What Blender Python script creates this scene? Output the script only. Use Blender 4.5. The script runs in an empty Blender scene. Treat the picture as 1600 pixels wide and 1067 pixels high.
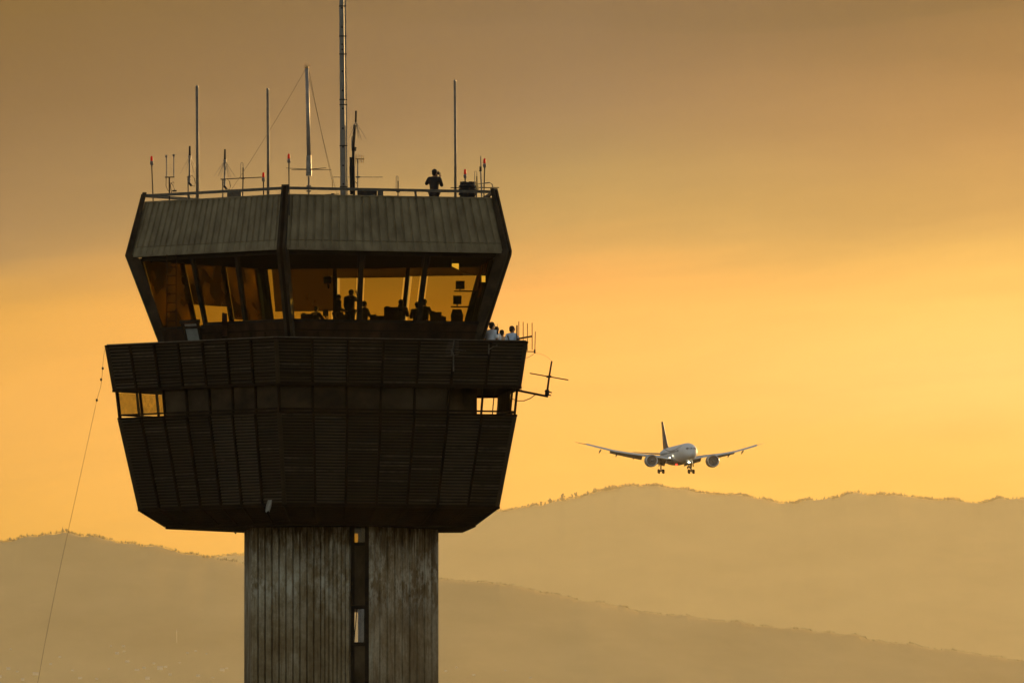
import bpy, bmesh, math, random
from mathutils import Vector, Matrix, noise
random.seed(7)
SC = bpy.context.scene
COL = SC.collection
R = math.radians

# ------------------------------------------------------------------ camera
F = 31500.0                       # focal length in photo pixels (1600 wide)
HOR = 1765.0                      # photo row of the horizon
PITCH = math.atan((HOR-533.5)/F)
CAM = Vector((0, 0, 2.0))
cam = bpy.data.cameras.new('camera'); cam.lens = F/1600*36; cam.sensor_width = 36
cam.clip_start = 5; cam.clip_end = 200000
co = bpy.data.objects.new('camera', cam); COL.objects.link(co)
co.location = CAM; co.rotation_euler = (math.pi/2+PITCH, 0, 0)
SC.camera = co

# ------------------------------------------------------------------ light
SUN_AZ, SUN_EL = R(29), R(6)      # to the right of the view direction (+Y), low
SUN = Vector((math.sin(SUN_AZ)*math.cos(SUN_EL), math.cos(SUN_AZ)*math.cos(SUN_EL), math.sin(SUN_EL)))
sl = bpy.data.lights.new('sun', 'SUN'); sl.energy = 3.2; sl.angle = R(0.6); sl.color = (1.0, 0.60, 0.22)
so = bpy.data.objects.new('sun', sl); COL.objects.link(so)
so.rotation_euler = (-SUN).to_track_quat('-Z', 'Y').to_euler(); so.location = (300, 400, 200)

def s2l(c):
    return tuple(((v/255)/12.92 if v/255 <= .04045 else ((v/255+.055)/1.055)**2.4) for v in c)

world = bpy.data.worlds.new('World'); SC.world = world; world.use_nodes = True
def build_world():
    nt = world.node_tree; N = nt.nodes; L = nt.links; N.clear()
    def nd(t, **k):
        n = N.new(t)
        for a, b in k.items(): setattr(n, a, b)
        return n
    def m(op, a, b=None, c=None, clamp=False):
        n = nd('ShaderNodeMath', operation=op, use_clamp=clamp)
        for i, v in enumerate((a, b, c)):
            if v is None: continue
            if isinstance(v, (int, float)): n.inputs[i].default_value = v
            else: L.new(v, n.inputs[i])
        return n.outputs[0]
    def mix(fac, a, b):
        n = nd('ShaderNodeMix', data_type='RGBA')
        for s, v in ((n.inputs[0], fac), (n.inputs[6], a), (n.inputs[7], b)):
            if isinstance(v, (int, float)): s.default_value = v
            elif isinstance(v, tuple): s.default_value = v+(1,) if len(v) == 3 else v
            else: L.new(v, s)
        return n.outputs[2]
    tc = nd('ShaderNodeTexCoord'); sp = nd('ShaderNodeSeparateXYZ'); L.new(tc.outputs['Generated'], sp.inputs[0])
    X, Y, Z = sp.outputs
    yy = m('MAXIMUM', Y, .05)
    az = m('MULTIPLY', m('DIVIDE', X, yy), F/1600)                  # azimuth, 1 unit = 2.9 degrees
    el = m('MULTIPLY', m('DIVIDE', Z, yy), F/1067)                   # elevation in the same sort of unit
    v0 = m('SUBTRACT', HOR/1067, el); u0 = m('ADD', az, .5)
    cb = nd('ShaderNodeCombineXYZ'); L.new(m('MULTIPLY', az, .9), cb.inputs[0]); L.new(m('MULTIPLY', el, 2.6), cb.inputs[1])
    nz = nd('ShaderNodeTexNoise'); nz.inputs['Scale'].default_value = 1.3; nz.inputs['Detail'].default_value = 3.0; nz.inputs['Roughness'].default_value = .45
    L.new(cb.outputs[0], nz.inputs['Vector'])
    cb2 = nd('ShaderNodeCombineXYZ'); L.new(m('MULTIPLY', az, 1.4), cb2.inputs[0]); L.new(m('ADD', m('MULTIPLY', el, 5.5), m('MULTIPLY', az, -.8)), cb2.inputs[1]); cb2.inputs[2].default_value = 4.4
    nz2 = nd('ShaderNodeTexNoise'); nz2.inputs['Scale'].default_value = 1.6; nz2.inputs['Detail'].default_value = 5.0; nz2.inputs['Roughness'].default_value = .55
    L.new(cb2.outputs[0], nz2.inputs['Vector'])
    v = m('ADD', v0, m('ADD', m('MULTIPLY', m('SUBTRACT', nz.outputs['Fac'], .5), SKY_N1), m('MULTIPLY', m('SUBTRACT', nz2.outputs['Fac'], .5), SKY_N2)))
    def ramp(cols):
        r = nd('ShaderNodeValToRGB'); cr = r.color_ramp; cr.interpolation = 'B_SPLINE'
        while len(cr.elements) > 1: cr.elements.remove(cr.elements[-1])
        for i, (p, c) in enumerate(cols):
            e = cr.elements[0] if i == 0 else cr.elements.new(p)
            e.position = p; e.color = tuple(c)+(1,)
        L.new(v, r.inputs[0]); return r.outputs[0]
    a, b, c = ramp(SKY_LEFT), ramp(SKY_MID), ramp(SKY_RIGHT)
    fa = m('DIVIDE', u0, .5625, clamp=True); fb = m('DIVIDE', m('SUBTRACT', u0, .5625), .4125, clamp=True)
    gold = mix(fb, mix(fa, a, b), c)
    cb3 = nd('ShaderNodeCombineXYZ'); L.new(m('MULTIPLY', az, 2.2), cb3.inputs[0]); L.new(m('ADD', m('MULTIPLY', el, 9.0), m('MULTIPLY', az, -1.3)), cb3.inputs[1]); cb3.inputs[2].default_value = 9.1
    nz3 = nd('ShaderNodeTexNoise'); nz3.inputs['Scale'].default_value = 1.5; nz3.inputs['Detail'].default_value = 7.0; nz3.inputs['Roughness'].default_value = .6; nz3.inputs['Distortion'].default_value = .6
    L.new(cb3.outputs[0], nz3.inputs['Vector'])
    wm = nd('ShaderNodeVectorMath', operation='SCALE'); L.new(gold, wm.inputs[0]); L.new(m('ADD', 1.0, m('MULTIPLY', m('SUBTRACT', nz3.outputs['Fac'], .5), .38)), wm.inputs['Scale'])
    gold = wm.outputs[0]
    sky = nd('ShaderNodeTexSky', sky_type='NISHITA'); sky.sun_disc = False; sky.sun_elevation = SUN_EL; sky.sun_rotation = SUN_AZ
    sky.air_density = 1.5; sky.dust_density = 4.0; sky.altitude = 2200
    hs = nd('ShaderNodeHueSaturation'); hs.inputs['Saturation'].default_value = .55; L.new(sky.outputs[0], hs.inputs['Color'])
    sc1 = nd('ShaderNodeVectorMath', operation='SCALE'); L.new(hs.outputs[0], sc1.inputs[0]); sc1.inputs['Scale'].default_value = .15
    # golden cloud bank fills the western quarter of the sky, low down
    fy = nd('ShaderNodeMapRange', interpolation_type='SMOOTHSTEP'); L.new(Y, fy.inputs[0]); fy.inputs[1].default_value = .45; fy.inputs[2].default_value = .85
    fz = nd('ShaderNodeMapRange', interpolation_type='SMOOTHSTEP'); L.new(Z, fz.inputs[0]); fz.inputs[1].default_value = .42; fz.inputs[2].default_value = .12
    fac = m('MULTIPLY', fy.outputs[0], fz.outputs[0])
    col = mix(fac, sc1.outputs[0], gold)
    # glow round the veiled sun
    dt = nd('ShaderNodeVectorMath', operation='DOT_PRODUCT'); L.new(tc.outputs['Generated'], dt.inputs[0]); dt.inputs[1].default_value = SUN
    g = m('MULTIPLY', m('POWER', m('MAXIMUM', dt.outputs['Value'], 0.0), 40.0), SKY_GLOW)
    gc = nd('ShaderNodeVectorMath', operation='SCALE'); gc.inputs[0].default_value = (1, .58, .16); L.new(g, gc.inputs['Scale'])
    ad = nd('ShaderNodeVectorMath', operation='ADD'); L.new(col, ad.inputs[0]); L.new(gc.outputs[0], ad.inputs[1])
    bg = nd('ShaderNodeBackground'); L.new(ad.outputs[0], bg.inputs[0]); bg.inputs[1].default_value = 1.0
    out = nd('ShaderNodeOutputWorld'); L.new(bg.outputs[0], out.inputs[0])
SKY_N1, SKY_N2, SKY_GLOW = .13, .10, 5.0
SKY_ROWS = (.014, .18, .33, .42, .56, .69)
SKY_LEFT = list(zip((.014, .178, .375, .45, .60, .75), [(0.002, 0.002, 0.0035), (0.002, 0.002, 0.0146), (0.1422, 0.0921, 0.052), (0.3945, 0.1727, 0.0103), (0.5798, 0.2536, 0.0403), (0.3867, 0.1697, 0.0028)]))
SKY_MID = list(zip((.028, .187, .328, .422, .562, .684), [(0.0086, 0.0135, 0.0276), (0.0842, 0.0542, 0.0476), (0.1798, 0.1394, 0.0479), (0.7, 0.2689, 0.0477), (0.8055, 0.322, 0.0602), (0.6435, 0.2875, 0.0355)]))
SKY_RIGHT = list(zip((.028, .187, .328, .422, .534, .694), [(0.002, 0.002, 0.0104), (0.1981, 0.0924, 0.0393), (0.3419, 0.187, 0.0506), (0.6528, 0.3526, 0.0632), (0.6518, 0.4285, 0.125), (0.63, 0.2895, 0.0295)]))
build_world()
SC.view_settings.view_transform = 'Standard'; SC.view_settings.look = 'None'
SC.view_settings.exposure = 0.5; SC.view_settings.gamma = 1.0
SC.cycles.use_denoising = True
SC.cycles.max_bounces = 6; SC.cycles.transparent_max_bounces = 24; SC.cycles.volume_bounces = 0
SC.render.film_transparent = False

# ------------------------------------------------------------------ helpers
def at(px, py, Y):
    a = (px-800)/F; b = (533.5-py)/F
    t = Y/(math.cos(PITCH)-b*math.sin(PITCH))
    return Vector((a*t, Y, CAM.z+t*(math.sin(PITCH)+b*math.cos(PITCH))))

def tag(o, label=None, cat=None, group=None, kind=None):
    if label: o['label'] = label
    if cat: o['category'] = cat
    if group: o['group'] = group
    if kind: o['kind'] = kind
    return o

def thing(name, loc, label, cat, group=None, rz=0):
    o = bpy.data.objects.new(name, None); COL.objects.link(o)
    o.location = loc; o.rotation_euler = (0, 0, rz); o.empty_display_size = .3
    return tag(o, label, cat, group)

class MB:
    def __init__(s): s.v = []; s.f = []; s.mi = []; s.cur = 0
    def add(s, vs, fs):
        n = len(s.v); s.v += [tuple(p) for p in vs]
        for f in fs: s.f.append([n+i for i in f]); s.mi.append(s.cur)
        return s
    def quad(s, a, b, c, d): return s.add([a, b, c, d], [(0, 1, 2, 3)])
    def box(s, c, d, m=None):
        x, y, z = d[0]/2, d[1]/2, d[2]/2
        vs = [Vector((i*x, j*y, k*z)) for i in (-1, 1) for j in (-1, 1) for k in (-1, 1)]
        if m: vs = [m @ p for p in vs]
        vs = [p+Vector(c) for p in vs]
        return s.add(vs, [(0, 1, 3, 2), (4, 6, 7, 5), (0, 4, 5, 1), (2, 3, 7, 6), (0, 2, 6, 4), (1, 5, 7, 3)])
    def loft(s, rings, cap=True, closed=True):
        n = len(rings[0]); vs = [p for r in rings for p in r]; fs = []
        for i in range(len(rings)-1):
            for j in range(n if closed else n-1):
                k = (j+1) % n
                fs.append((i*n+j, i*n+k, (i+1)*n+k, (i+1)*n+j))
        if cap:
            fs.append(tuple(range(n))[::-1]); fs.append(tuple((len(rings)-1)*n+j for j in range(n)))
        return s.add(vs, fs)
    def tube(s, pts, r, n=6, r2=None):
        pts = [Vector(p) for p in pts]; rings = []
        for i, p in enumerate(pts):
            d = (pts[min(i+1, len(pts)-1)]-pts[max(i-1, 0)]).normalized()
            u = d.orthogonal().normalized() if abs(d.z) < .9 else (Vector((1, 0, 0))-d*d.x).normalized()
            w = d.cross(u); rr = r if r2 is None else r+(r2-r)*i/(len(pts)-1)
            rings.append([p+(u*math.cos(2*math.pi*k/n)+w*math.sin(2*math.pi*k/n))*rr for k in range(n)])
        return s.loft(rings)
    def bar(s, p, q, w, d, up=(0, 0, 1)):
        p, q = Vector(p), Vector(q); t = (q-p).normalized(); up = Vector(up)
        if abs(t.dot(up)) > .97: up = Vector((0, 1, 0))
        a = t.cross(up).normalized(); b = a.cross(t)
        r = lambda c: [c+a*w/2+b*d/2, c-a*w/2+b*d/2, c-a*w/2-b*d/2, c+a*w/2-b*d/2]
        return s.loft([r(p), r(q)])
    def ball(s, c, rx, ry=None, rz=None, n=10, m=7):
        ry = ry or rx; rz = rz or rx; c = Vector(c); rings = []
        for i in range(1, m):
            t = math.pi*i/m
            rings.append([c+Vector((rx*math.sin(t)*math.cos(2*math.pi*k/n), ry*math.sin(t)*math.sin(2*math.pi*k/n), rz*math.cos(t))) for k in range(n)])
        return s.loft(rings)
    def lathe(s, prof, n=12, c=(0, 0, 0)):
        c = Vector(c)
        return s.loft([[c+Vector((r*math.cos(2*math.pi*k/n), r*math.sin(2*math.pi*k/n), z)) for k in range(n)] for r, z in prof])
    def build(s, name, mat, parent=None, smooth=False, loc=None, fix=True):
        me = bpy.data.meshes.new(name); me.from_pydata(s.v, [], s.f)
        for mt in (mat if isinstance(mat, (list, tuple)) else [mat]): me.materials.append(mt)
        for p, i in zip(me.polygons, s.mi): p.material_index = i; p.use_smooth = smooth
        if fix:
            bm = bmesh.new(); bm.from_mesh(me); bmesh.ops.recalc_face_normals(bm, faces=bm.faces); bm.to_mesh(me); bm.free()
        me.update()
        o = bpy.data.objects.new(name, me); COL.objects.link(o)
        if parent: o.parent = parent
        if loc is not None: o.location = loc
        return o

# ------------------------------------------------------------------ materials
def mat(name, col, rough=.8, metal=0.0, var=.15, scale=3.0, stretch=(1, 1, 1), bump=0.0, emis=None, col2=None, spec=.3):
    m = bpy.data.materials.new(name); m.use_nodes = True; nt = m.node_tree; N, L = nt.nodes, nt.links
    p = N['Principled BSDF']; p.inputs['Roughness'].default_value = rough; p.inputs['Metallic'].default_value = metal
    p.inputs['Specular IOR Level'].default_value = spec
    tc = N.new('ShaderNodeTexCoord'); mp = N.new('ShaderNodeMapping'); mp.inputs['Scale'].default_value = stretch
    L.new(tc.outputs['Object'], mp.inputs[0])
    nz = N.new('ShaderNodeTexNoise'); nz.inputs['Scale'].default_value = scale; nz.inputs['Detail'].default_value = 6; nz.inputs['Roughness'].default_value = .6
    L.new(mp.outputs[0], nz.inputs['Vector'])
    r = N.new('ShaderNodeValToRGB'); cr = r.color_ramp
    c2 = col2 or tuple(max(0, c*(1-var*2)) for c in col); c1 = tuple(min(1, c*(1+var)) for c in col)
    cr.elements[0].position = .32; cr.elements[0].color = tuple(c2)+(1,); cr.elements[1].position = .68; cr.elements[1].color = c1+(1,)
    L.new(nz.outputs['Fac'], r.inputs[0]); L.new(r.outputs[0], p.inputs['Base Color'])
    if bump:
        b = N.new('ShaderNodeBump'); b.inputs['Strength'].default_value = bump; b.inputs['Distance'].default_value = .02
        L.new(nz.outputs['Fac'], b.inputs['Height']); L.new(b.outputs[0], p.inputs['Normal'])
    if emis:
        p.inputs['Emission Color'].default_value = tuple(emis[0])+(1,); p.inputs['Emission Strength'].default_value = emis[1]
    return m

def glass(name, tint, gloss=.05, dust=None, dustf=0.0, dscale=3.5, lo=.6, hi=1.35):
    m = bpy.data.materials.new(name); m.use_nodes = True; nt = m.node_tree; N, L = nt.nodes, nt.links; N.clear()
    tr = N.new('ShaderNodeBsdfTransparent'); tr.inputs[0].default_value = tuple(tint)+(1,)
    gl = N.new('ShaderNodeBsdfGlossy'); gl.inputs['Roughness'].default_value = .08; gl.inputs[0].default_value = (.8, .8, .8, 1)
    mx = N.new('ShaderNodeMixShader'); mx.inputs[0].default_value = gloss; L.new(tr.outputs[0], mx.inputs[1]); L.new(gl.outputs[0], mx.inputs[2])
    last = mx.outputs[0]
    if dust:
        tc = N.new('ShaderNodeTexCoord')
        nz = N.new('ShaderNodeTexNoise'); nz.inputs['Scale'].default_value = dscale; nz.inputs['Detail'].default_value = 8; L.new(tc.outputs['Object'], nz.inputs['Vector'])
        mr = N.new('ShaderNodeMapRange'); mr.inputs[1].default_value = .3; mr.inputs[2].default_value = .7
        mr.inputs[3].default_value = dustf*lo; mr.inputs[4].default_value = min(1, dustf*hi); L.new(nz.outputs['Fac'], mr.inputs[0])
        tl = N.new('ShaderNodeBsdfTranslucent'); tl.inputs[0].default_value = tuple(dust)+(1,)
        df = N.new('ShaderNodeBsdfDiffuse'); df.inputs[0].default_value = tuple(dust)+(1,)
        m2 = N.new('ShaderNodeMixShader'); m2.inputs[0].default_value = .35; L.new(tl.outputs[0], m2.inputs[1]); L.new(df.outputs[0], m2.inputs[2])
        m3 = N.new('ShaderNodeMixShader'); L.new(mr.outputs[0], m3.inputs[0]); L.new(last, m3.inputs[1]); L.new(m2.outputs[0], m3.inputs[2]); last = m3.outputs[0]
    o = N.new('ShaderNodeOutputMaterial'); L.new(last, o.inputs[0])
    return m

def concrete_mat():
    m = bpy.data.materials.new('board_marked_concrete'); m.use_nodes = True; nt = m.node_tree; N, L = nt.nodes, nt.links
    p = N['Principled BSDF']; p.inputs['Roughness'].default_value = .9; p.inputs['Specular IOR Level'].default_value = .2
    tc = N.new('ShaderNodeTexCoord')
    def noise_(sc, st, det=6, ro=.6):
        mp = N.new('ShaderNodeMapping'); mp.inputs['Scale'].default_value = st; L.new(tc.outputs['Object'], mp.inputs[0])
        n = N.new('ShaderNodeTexNoise'); n.inputs['Scale'].default_value = sc; n.inputs['Detail'].default_value = det; n.inputs['Roughness'].default_value = ro
        L.new(mp.outputs[0], n.inputs['Vector']); return n.outputs['Fac']
    def rmp(f, stops):
        r = N.new('ShaderNodeValToRGB'); cr = r.color_ramp
        cr.elements[0].position = stops[0][0]; cr.elements[0].color = stops[0][1]+(1,)
        cr.elements[1].position = stops[-1][0]; cr.elements[1].color = stops[-1][1]+(1,)
        for q, c in stops[1:-1]: e = cr.elements.new(q); e.color = c+(1,)
        L.new(f, r.inputs[0]); return r.outputs[0]
    def mul(a, b, f=1.0):
        x = N.new('ShaderNodeMix'); x.data_type = 'RGBA'; x.blend_type = 'MULTIPLY'; x.inputs[0].default_value = f
        L.new(a, x.inputs[6]); L.new(b, x.inputs[7]); return x.outputs[2]
    base = rmp(noise_(.55, (1, 1, .8)), [(.34, (.17, .12, .06)), (.5, (.27, .21, .125)), (.66, (.44, .39, .29))])
    streak = rmp(noise_(2.4, (4.5, 4.5, .3), 9, .75), [(.34, (.45, .38, .28)), (.46, (.85, .81, .74)), (.6, (1, 1, 1))])
    fine = rmp(noise_(7.0, (1, 1, 1), 8, .75), [(.3, (.55, .52, .46)), (.62, (1, 1, 1))])
    # pour joints: horizontal bands, each lift a slightly different mix
    lift = rmp(noise_(.45, (.02, .02, 1.0), 1), [(.38, (.72, .69, .62)), (.6, (1, 1, 1))])
    sep = N.new('ShaderNodeSeparateXYZ'); L.new(tc.outputs['Object'], sep.inputs[0])
    def band(lo, hi, a, b_):
        q = N.new('ShaderNodeMapRange'); q.interpolation_type = 'SMOOTHSTEP'; L.new(sep.outputs[2], q.inputs[0])
        q.inputs[1].default_value = lo; q.inputs[2].default_value = hi; q.inputs[3].default_value = a; q.inputs[4].default_value = b_; return q.outputs[0]
    def mth(op, a, b_):
        q = N.new('ShaderNodeMath'); q.operation = op; q.use_clamp = True
        for i, v in enumerate((a, b_)):
            if isinstance(v, float): q.inputs[i].default_value = v
            else: L.new(v, q.inputs[i])
        return q.outputs[0]
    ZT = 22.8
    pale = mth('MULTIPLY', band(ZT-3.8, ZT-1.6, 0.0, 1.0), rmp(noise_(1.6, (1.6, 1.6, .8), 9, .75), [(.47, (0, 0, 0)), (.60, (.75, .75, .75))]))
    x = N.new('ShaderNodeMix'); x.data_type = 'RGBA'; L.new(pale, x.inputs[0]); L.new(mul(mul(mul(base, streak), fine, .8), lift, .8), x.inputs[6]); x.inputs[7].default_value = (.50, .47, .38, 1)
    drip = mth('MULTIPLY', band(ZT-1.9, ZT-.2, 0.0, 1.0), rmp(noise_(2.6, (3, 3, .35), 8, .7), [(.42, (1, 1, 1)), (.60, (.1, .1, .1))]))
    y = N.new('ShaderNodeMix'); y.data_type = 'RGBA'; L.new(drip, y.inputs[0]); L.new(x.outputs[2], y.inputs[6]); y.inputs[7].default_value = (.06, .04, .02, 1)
    L.new(y.outputs[2], p.inputs['Base Color'])
    b = N.new('ShaderNodeBump'); b.inputs['Strength'].default_value = .5; b.inputs['Distance'].default_value = .02
    L.new(noise_(9.0, (1, 1, .5), 8, .7), b.inputs['Height']); L.new(b.outputs[0], p.inputs['Normal'])
    return m

M = {}
M['concrete'] = concrete_mat()
M['louvre'] = mat('brown_painted_louvre', (.029, .0205, .011), .65, 0, .10, 1.3, (1, 1, 4), spec=.06)
M['louvre_light'] = mat('faded_louvre', (.046, .034, .020), .6, 0, .12, 1.5, (1, 1, 4), spec=.06)
M['louvre_odd'] = mat('sun_bleached_slat', (.052, .040, .025), .7, 0, .25, 3, spec=.06)
M['groove'] = mat('slat_gap_shade', (.006, .003, .001), .9, 0, .2, spec=.06)  # near-black colour paints the shade under and between the louvre slats
M['rust'] = mat('rusty_brown_steel', (.013, .006, .002), .75, 0, .4, 2.0, spec=.06)
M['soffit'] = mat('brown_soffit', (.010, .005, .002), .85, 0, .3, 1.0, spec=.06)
M['parapet'] = mat('weathered_corrugated_cladding', (.18, .142, .080), .8, 0, .2, 2.2, (1, 1, .6), .2, col2=(.115, .086, .045))
M['fin'] = mat('brown_corner_fin', (.040, .029, .018), .6, 0, .3, 1.5, spec=.06)
M['rail'] = mat('grey_painted_rail', (.09, .075, .055), .6, .2, .2, 5)
M['frame'] = mat('dark_window_frame', (.015, .010, .006), .6, 0, .3, spec=.06)
M['cab_wall'] = mat('dark_red_brown_wall', (.028, .015, .008), .8, 0, .4, 1.5, (1, 1, .6), spec=.06)
M['gallery_wall'] = mat('stained_gallery_wall', (.055, .040, .022), .9, 0, .5, .9, (1, 1, .7), spec=.06)
M['door'] = mat('pale_grey_door', (.17, .18, .16), .6, 0, .1)
M['interior'] = mat('dark_interior', (.030, .014, .008), .9, 0, .3, spec=.06)
M['cab_glass'] = glass('amber_tinted_glass', (.56, .50, .22), .02)
M['blind'] = glass('translucent_roller_blind', (.36, .30, .10), 0.0, (.15, .105, .03), .36)
M['thin_blind'] = glass('thin_brown_blind', (.66, .54, .24), 0.0, (.16, .09, .03), .55, .9, .25, 1.8)
M['dusty'] = glass('dusty_glass', (.90, .86, .66), .02, (.45, .32, .15), .17)
M['clear'] = glass('clear_glass', (.92, .9, .86), .03)
M['dark_glass'] = glass('dark_stair_glass', (.12, .09, .05), .06, (.05, .04, .02), .6)
M['white_tube'] = mat('fibreglass_tube', (.26, .22, .18), .45, 0, .12, 4)
M['grey_tube'] = mat('weathered_grey_tube', (.17, .14, .10), .6, .1, .15, 4)
M['pale_tube'] = mat('pale_painted_mast', (.17, .155, .13), .5, .1, .12, 3)
M['metal'] = mat('galvanised_metal', (.20, .18, .15), .5, .5, .2, 8)
M['black'] = mat('black_rubber', (.012, .009, .008), .7, 0, .2)
M['brass'] = mat('yellowed_aluminium', (.50, .30, .10), .45, .4, .1)
M['wire'] = mat('steel_wire', (.10, .08, .06), .6, .3, .1)
M['red_lens'] = mat('red_lamp_glass', (.20, .006, .004), .5, 0, .1, emis=((.9, .012, .005), .16), spec=.1)
M['lamp_base'] = mat('grey_lamp_base', (.17, .14, .12), .6, 0, .2)
M['skin'] = mat('skin', (.30, .15, .085), .6, 0, .06)
M['hair'] = mat('dark_hair', (.018, .009, .006), .7, 0, .3, 40)
M['shirt_white'] = mat('white_shirt', (.80, .86, .95), .9, 0, .06, 6)
M['shirt_blue'] = mat('light_blue_shirt', (.62, .74, .92), .9, 0, .06, 6)
M['shirt_beige'] = mat('beige_shirt', (.52, .38, .28), .9, 0, .06, 6)
M['dark_cloth'] = mat('dark_clothing', (.020, .015, .014), .9, 0, .2, 6)
M['brown_cloth'] = mat('brown_clothing', (.05, .028, .015), .9, 0, .2, 6)
M['navy'] = mat('navy_trousers', (.02, .025, .045), .9, 0, .1, 6)
M['eye'] = mat('eye', (.01, .01, .01), .2, 0, .0)

# ------------------------------------------------------------------ land
def interp(pts, x):
    if x <= pts[0][0]: return pts[0][1]
    for (a, b), (c, d) in zip(pts, pts[1:]):
        if x <= c:
            t = (x-a)/(c-a); t = t*t*(3-2*t)*.35+t*.65
            return b+(d-b)*t
    return pts[-1][1]
FAR = [(-9000, 1400), (-3000, 1180), (-800, 960), (0, 905), (320, 873), (345, 868), (380, 866), (550, 845), (690, 818), (760, 799), (800, 796), (835, 790), (880, 783), (920, 771), (960, 765), (990, 759), (1030, 758),
       (1060, 764), (1090, 769), (1130, 772), (1180, 777), (1215, 784), (1240, 786), (1268, 780), (1300, 779), (1320, 772), (1400, 773), (1425, 778), (1480, 781), (1530, 786), (1560, 779), (1590, 778), (1620, 783),
       (1800, 800), (2600, 790), (3800, 860), (6000, 1000), (10000, 1400)]
NEAR = [(-9000, 1500), (-2500, 1100), (-600, 900), (-100, 850), (0, 845), (25, 843), (45, 837), (70, 835), (100, 833), (130, 838), (180, 845), (230, 853), (290, 864), (330, 872), (400, 882), (550, 895), (690, 905), (780, 911), (900, 935),
        (1000, 955), (1100, 966), (1200, 978), (1300, 988), (1400, 1005), (1500, 1018), (1600, 1032), (2000, 1090), (3500, 1300), (9000, 1650)]
def Y_far(px): return 60000.0
def Y_near(px): return 38000.0
def crest(prof, px, Yc, amp, near=1.0):
    z = at(0, interp(prof, px), Yc).z
    n = noise.fractal(Vector((px*.035, 3.7, 3)), .9, 2.1, 5)
    return max(5, z+n*amp*near)
def ridge_h(prof, Yf, amp, D, px, t):
    """t in -1..1 across the ridge (-1 = foot towards the camera)"""
    Yc = Yf(px); s = abs(t); zc = crest(prof, px, Yc, amp, max(0, 1-s/.008))
    if s > .01:
        zs = at(0, sum(interp(prof, px+d) for d in range(-360, 361, 60))/13, Yc).z
        zc += (zs-zc)*min(1, s/.16)
    s = abs(t); base = zc*(1-s)**1.0
    Yv = Yc+t*D
    w = min(1, s*6)*(1-s)
    spur = noise.fractal(Vector((px*.0035, t*2.6, 11.3+amp)), 1.4, 2.0, 4)
    h = base*(1+.015*w*spur)+w*spur*8
    return Yv, max(-.5, h)
def ridge(name, prof, Yf, amp, D, m):
    xs = [-9000+i*250 for i in range(32)]+[-1000+i*40 for i in range(20)]+[-200+i*2.0 for i in range(1000)]+[1800+i*40 for i in range(20)]+[2600+i*250 for i in range(30)]
    ts = [-1, -.9, -.8, -.7, -.6, -.5, -.42, -.36, -.3, -.25, -.2, -.16, -.12, -.09, -.06, -.04, -.02, -.01, 0, .02, .1, .3, .6, 1]
    vs = []; fs = []
    for px in xs:
        for t in ts:
            Yv, h = ridge_h(prof, Yf, amp, D, px, t)
            if abs(t) == 1: h = -.6
            vs.append(((px-800)/F*Yf(px), Yv, h))
    n = len(ts)
    for i in range(len(xs)-1):
        for j in range(n-1): fs.append((i*n+j, (i+1)*n+j, (i+1)*n+j+1, i*n+j+1))
    b = MB(); b.add(vs, fs)
    o = b.build(name, m, smooth=True, fix=False); tag(o, kind='structure'); return o

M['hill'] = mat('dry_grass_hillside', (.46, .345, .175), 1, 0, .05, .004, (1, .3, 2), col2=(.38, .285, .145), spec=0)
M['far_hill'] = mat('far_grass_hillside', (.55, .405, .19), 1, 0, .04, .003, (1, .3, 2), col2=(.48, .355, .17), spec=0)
M['ground'] = mat('dry_plain', (.10, .075, .045), 1, 0, .3, .002, spec=0)
M['forest'] = mat('dry_tree_foliage', (.17, .13, .065), 1, 0, .3, .02, spec=0)
M['trunk'] = mat('tree_bark', (.08, .05, .03), 1, 0, .3, spec=0)
g = MB(); S = 76000
gx = [-S+i*S/20 for i in range(41)]; gy = [-3000+i*(S+3000)/40 for i in range(41)]
g.add([(x, y, 0) for x in gx for y in gy], [(i*41+j, (i+1)*41+j, (i+1)*41+j+1, i*41+j+1) for i in range(40) for j in range(40)])
tag(g.build('ground', M['ground'], fix=False), kind='structure')
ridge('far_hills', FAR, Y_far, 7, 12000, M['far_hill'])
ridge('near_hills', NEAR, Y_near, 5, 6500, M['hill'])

def crown(b, c, h, w, rnd, conifer):
    """a crown of many small ragged leaf clumps"""
    for k in range(9 if not conifer else 7):
        if conifer:
            f = (k+.5)/7; r = w*.5*(1-f)*rnd.uniform(.8, 1.2)+w*.06; z = h*(.15+.85*f)
            b.add([c+Vector((r*math.cos(a)*rnd.uniform(.7, 1.2), r*math.sin(a)*rnd.uniform(.7, 1.2), z-h*.09)) for a in (0, 1.05, 2.1, 3.14, 4.2, 5.2)]+[c+Vector((0, 0, z+h*.13))],
                  [(0, 1, 6), (1, 2, 6), (2, 3, 6), (3, 4, 6), (4, 5, 6), (5, 0, 6)])
        else:
            f = rnd.uniform(.12, .92); q = (1-abs(f-.5))*.6
            p = c+Vector((rnd.uniform(-q, q)*w, rnd.uniform(-q, q)*w, h*f))
            b.ball(p, w*rnd.uniform(.16, .28), None, h*rnd.uniform(.12, .2), 5, 4)

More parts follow.
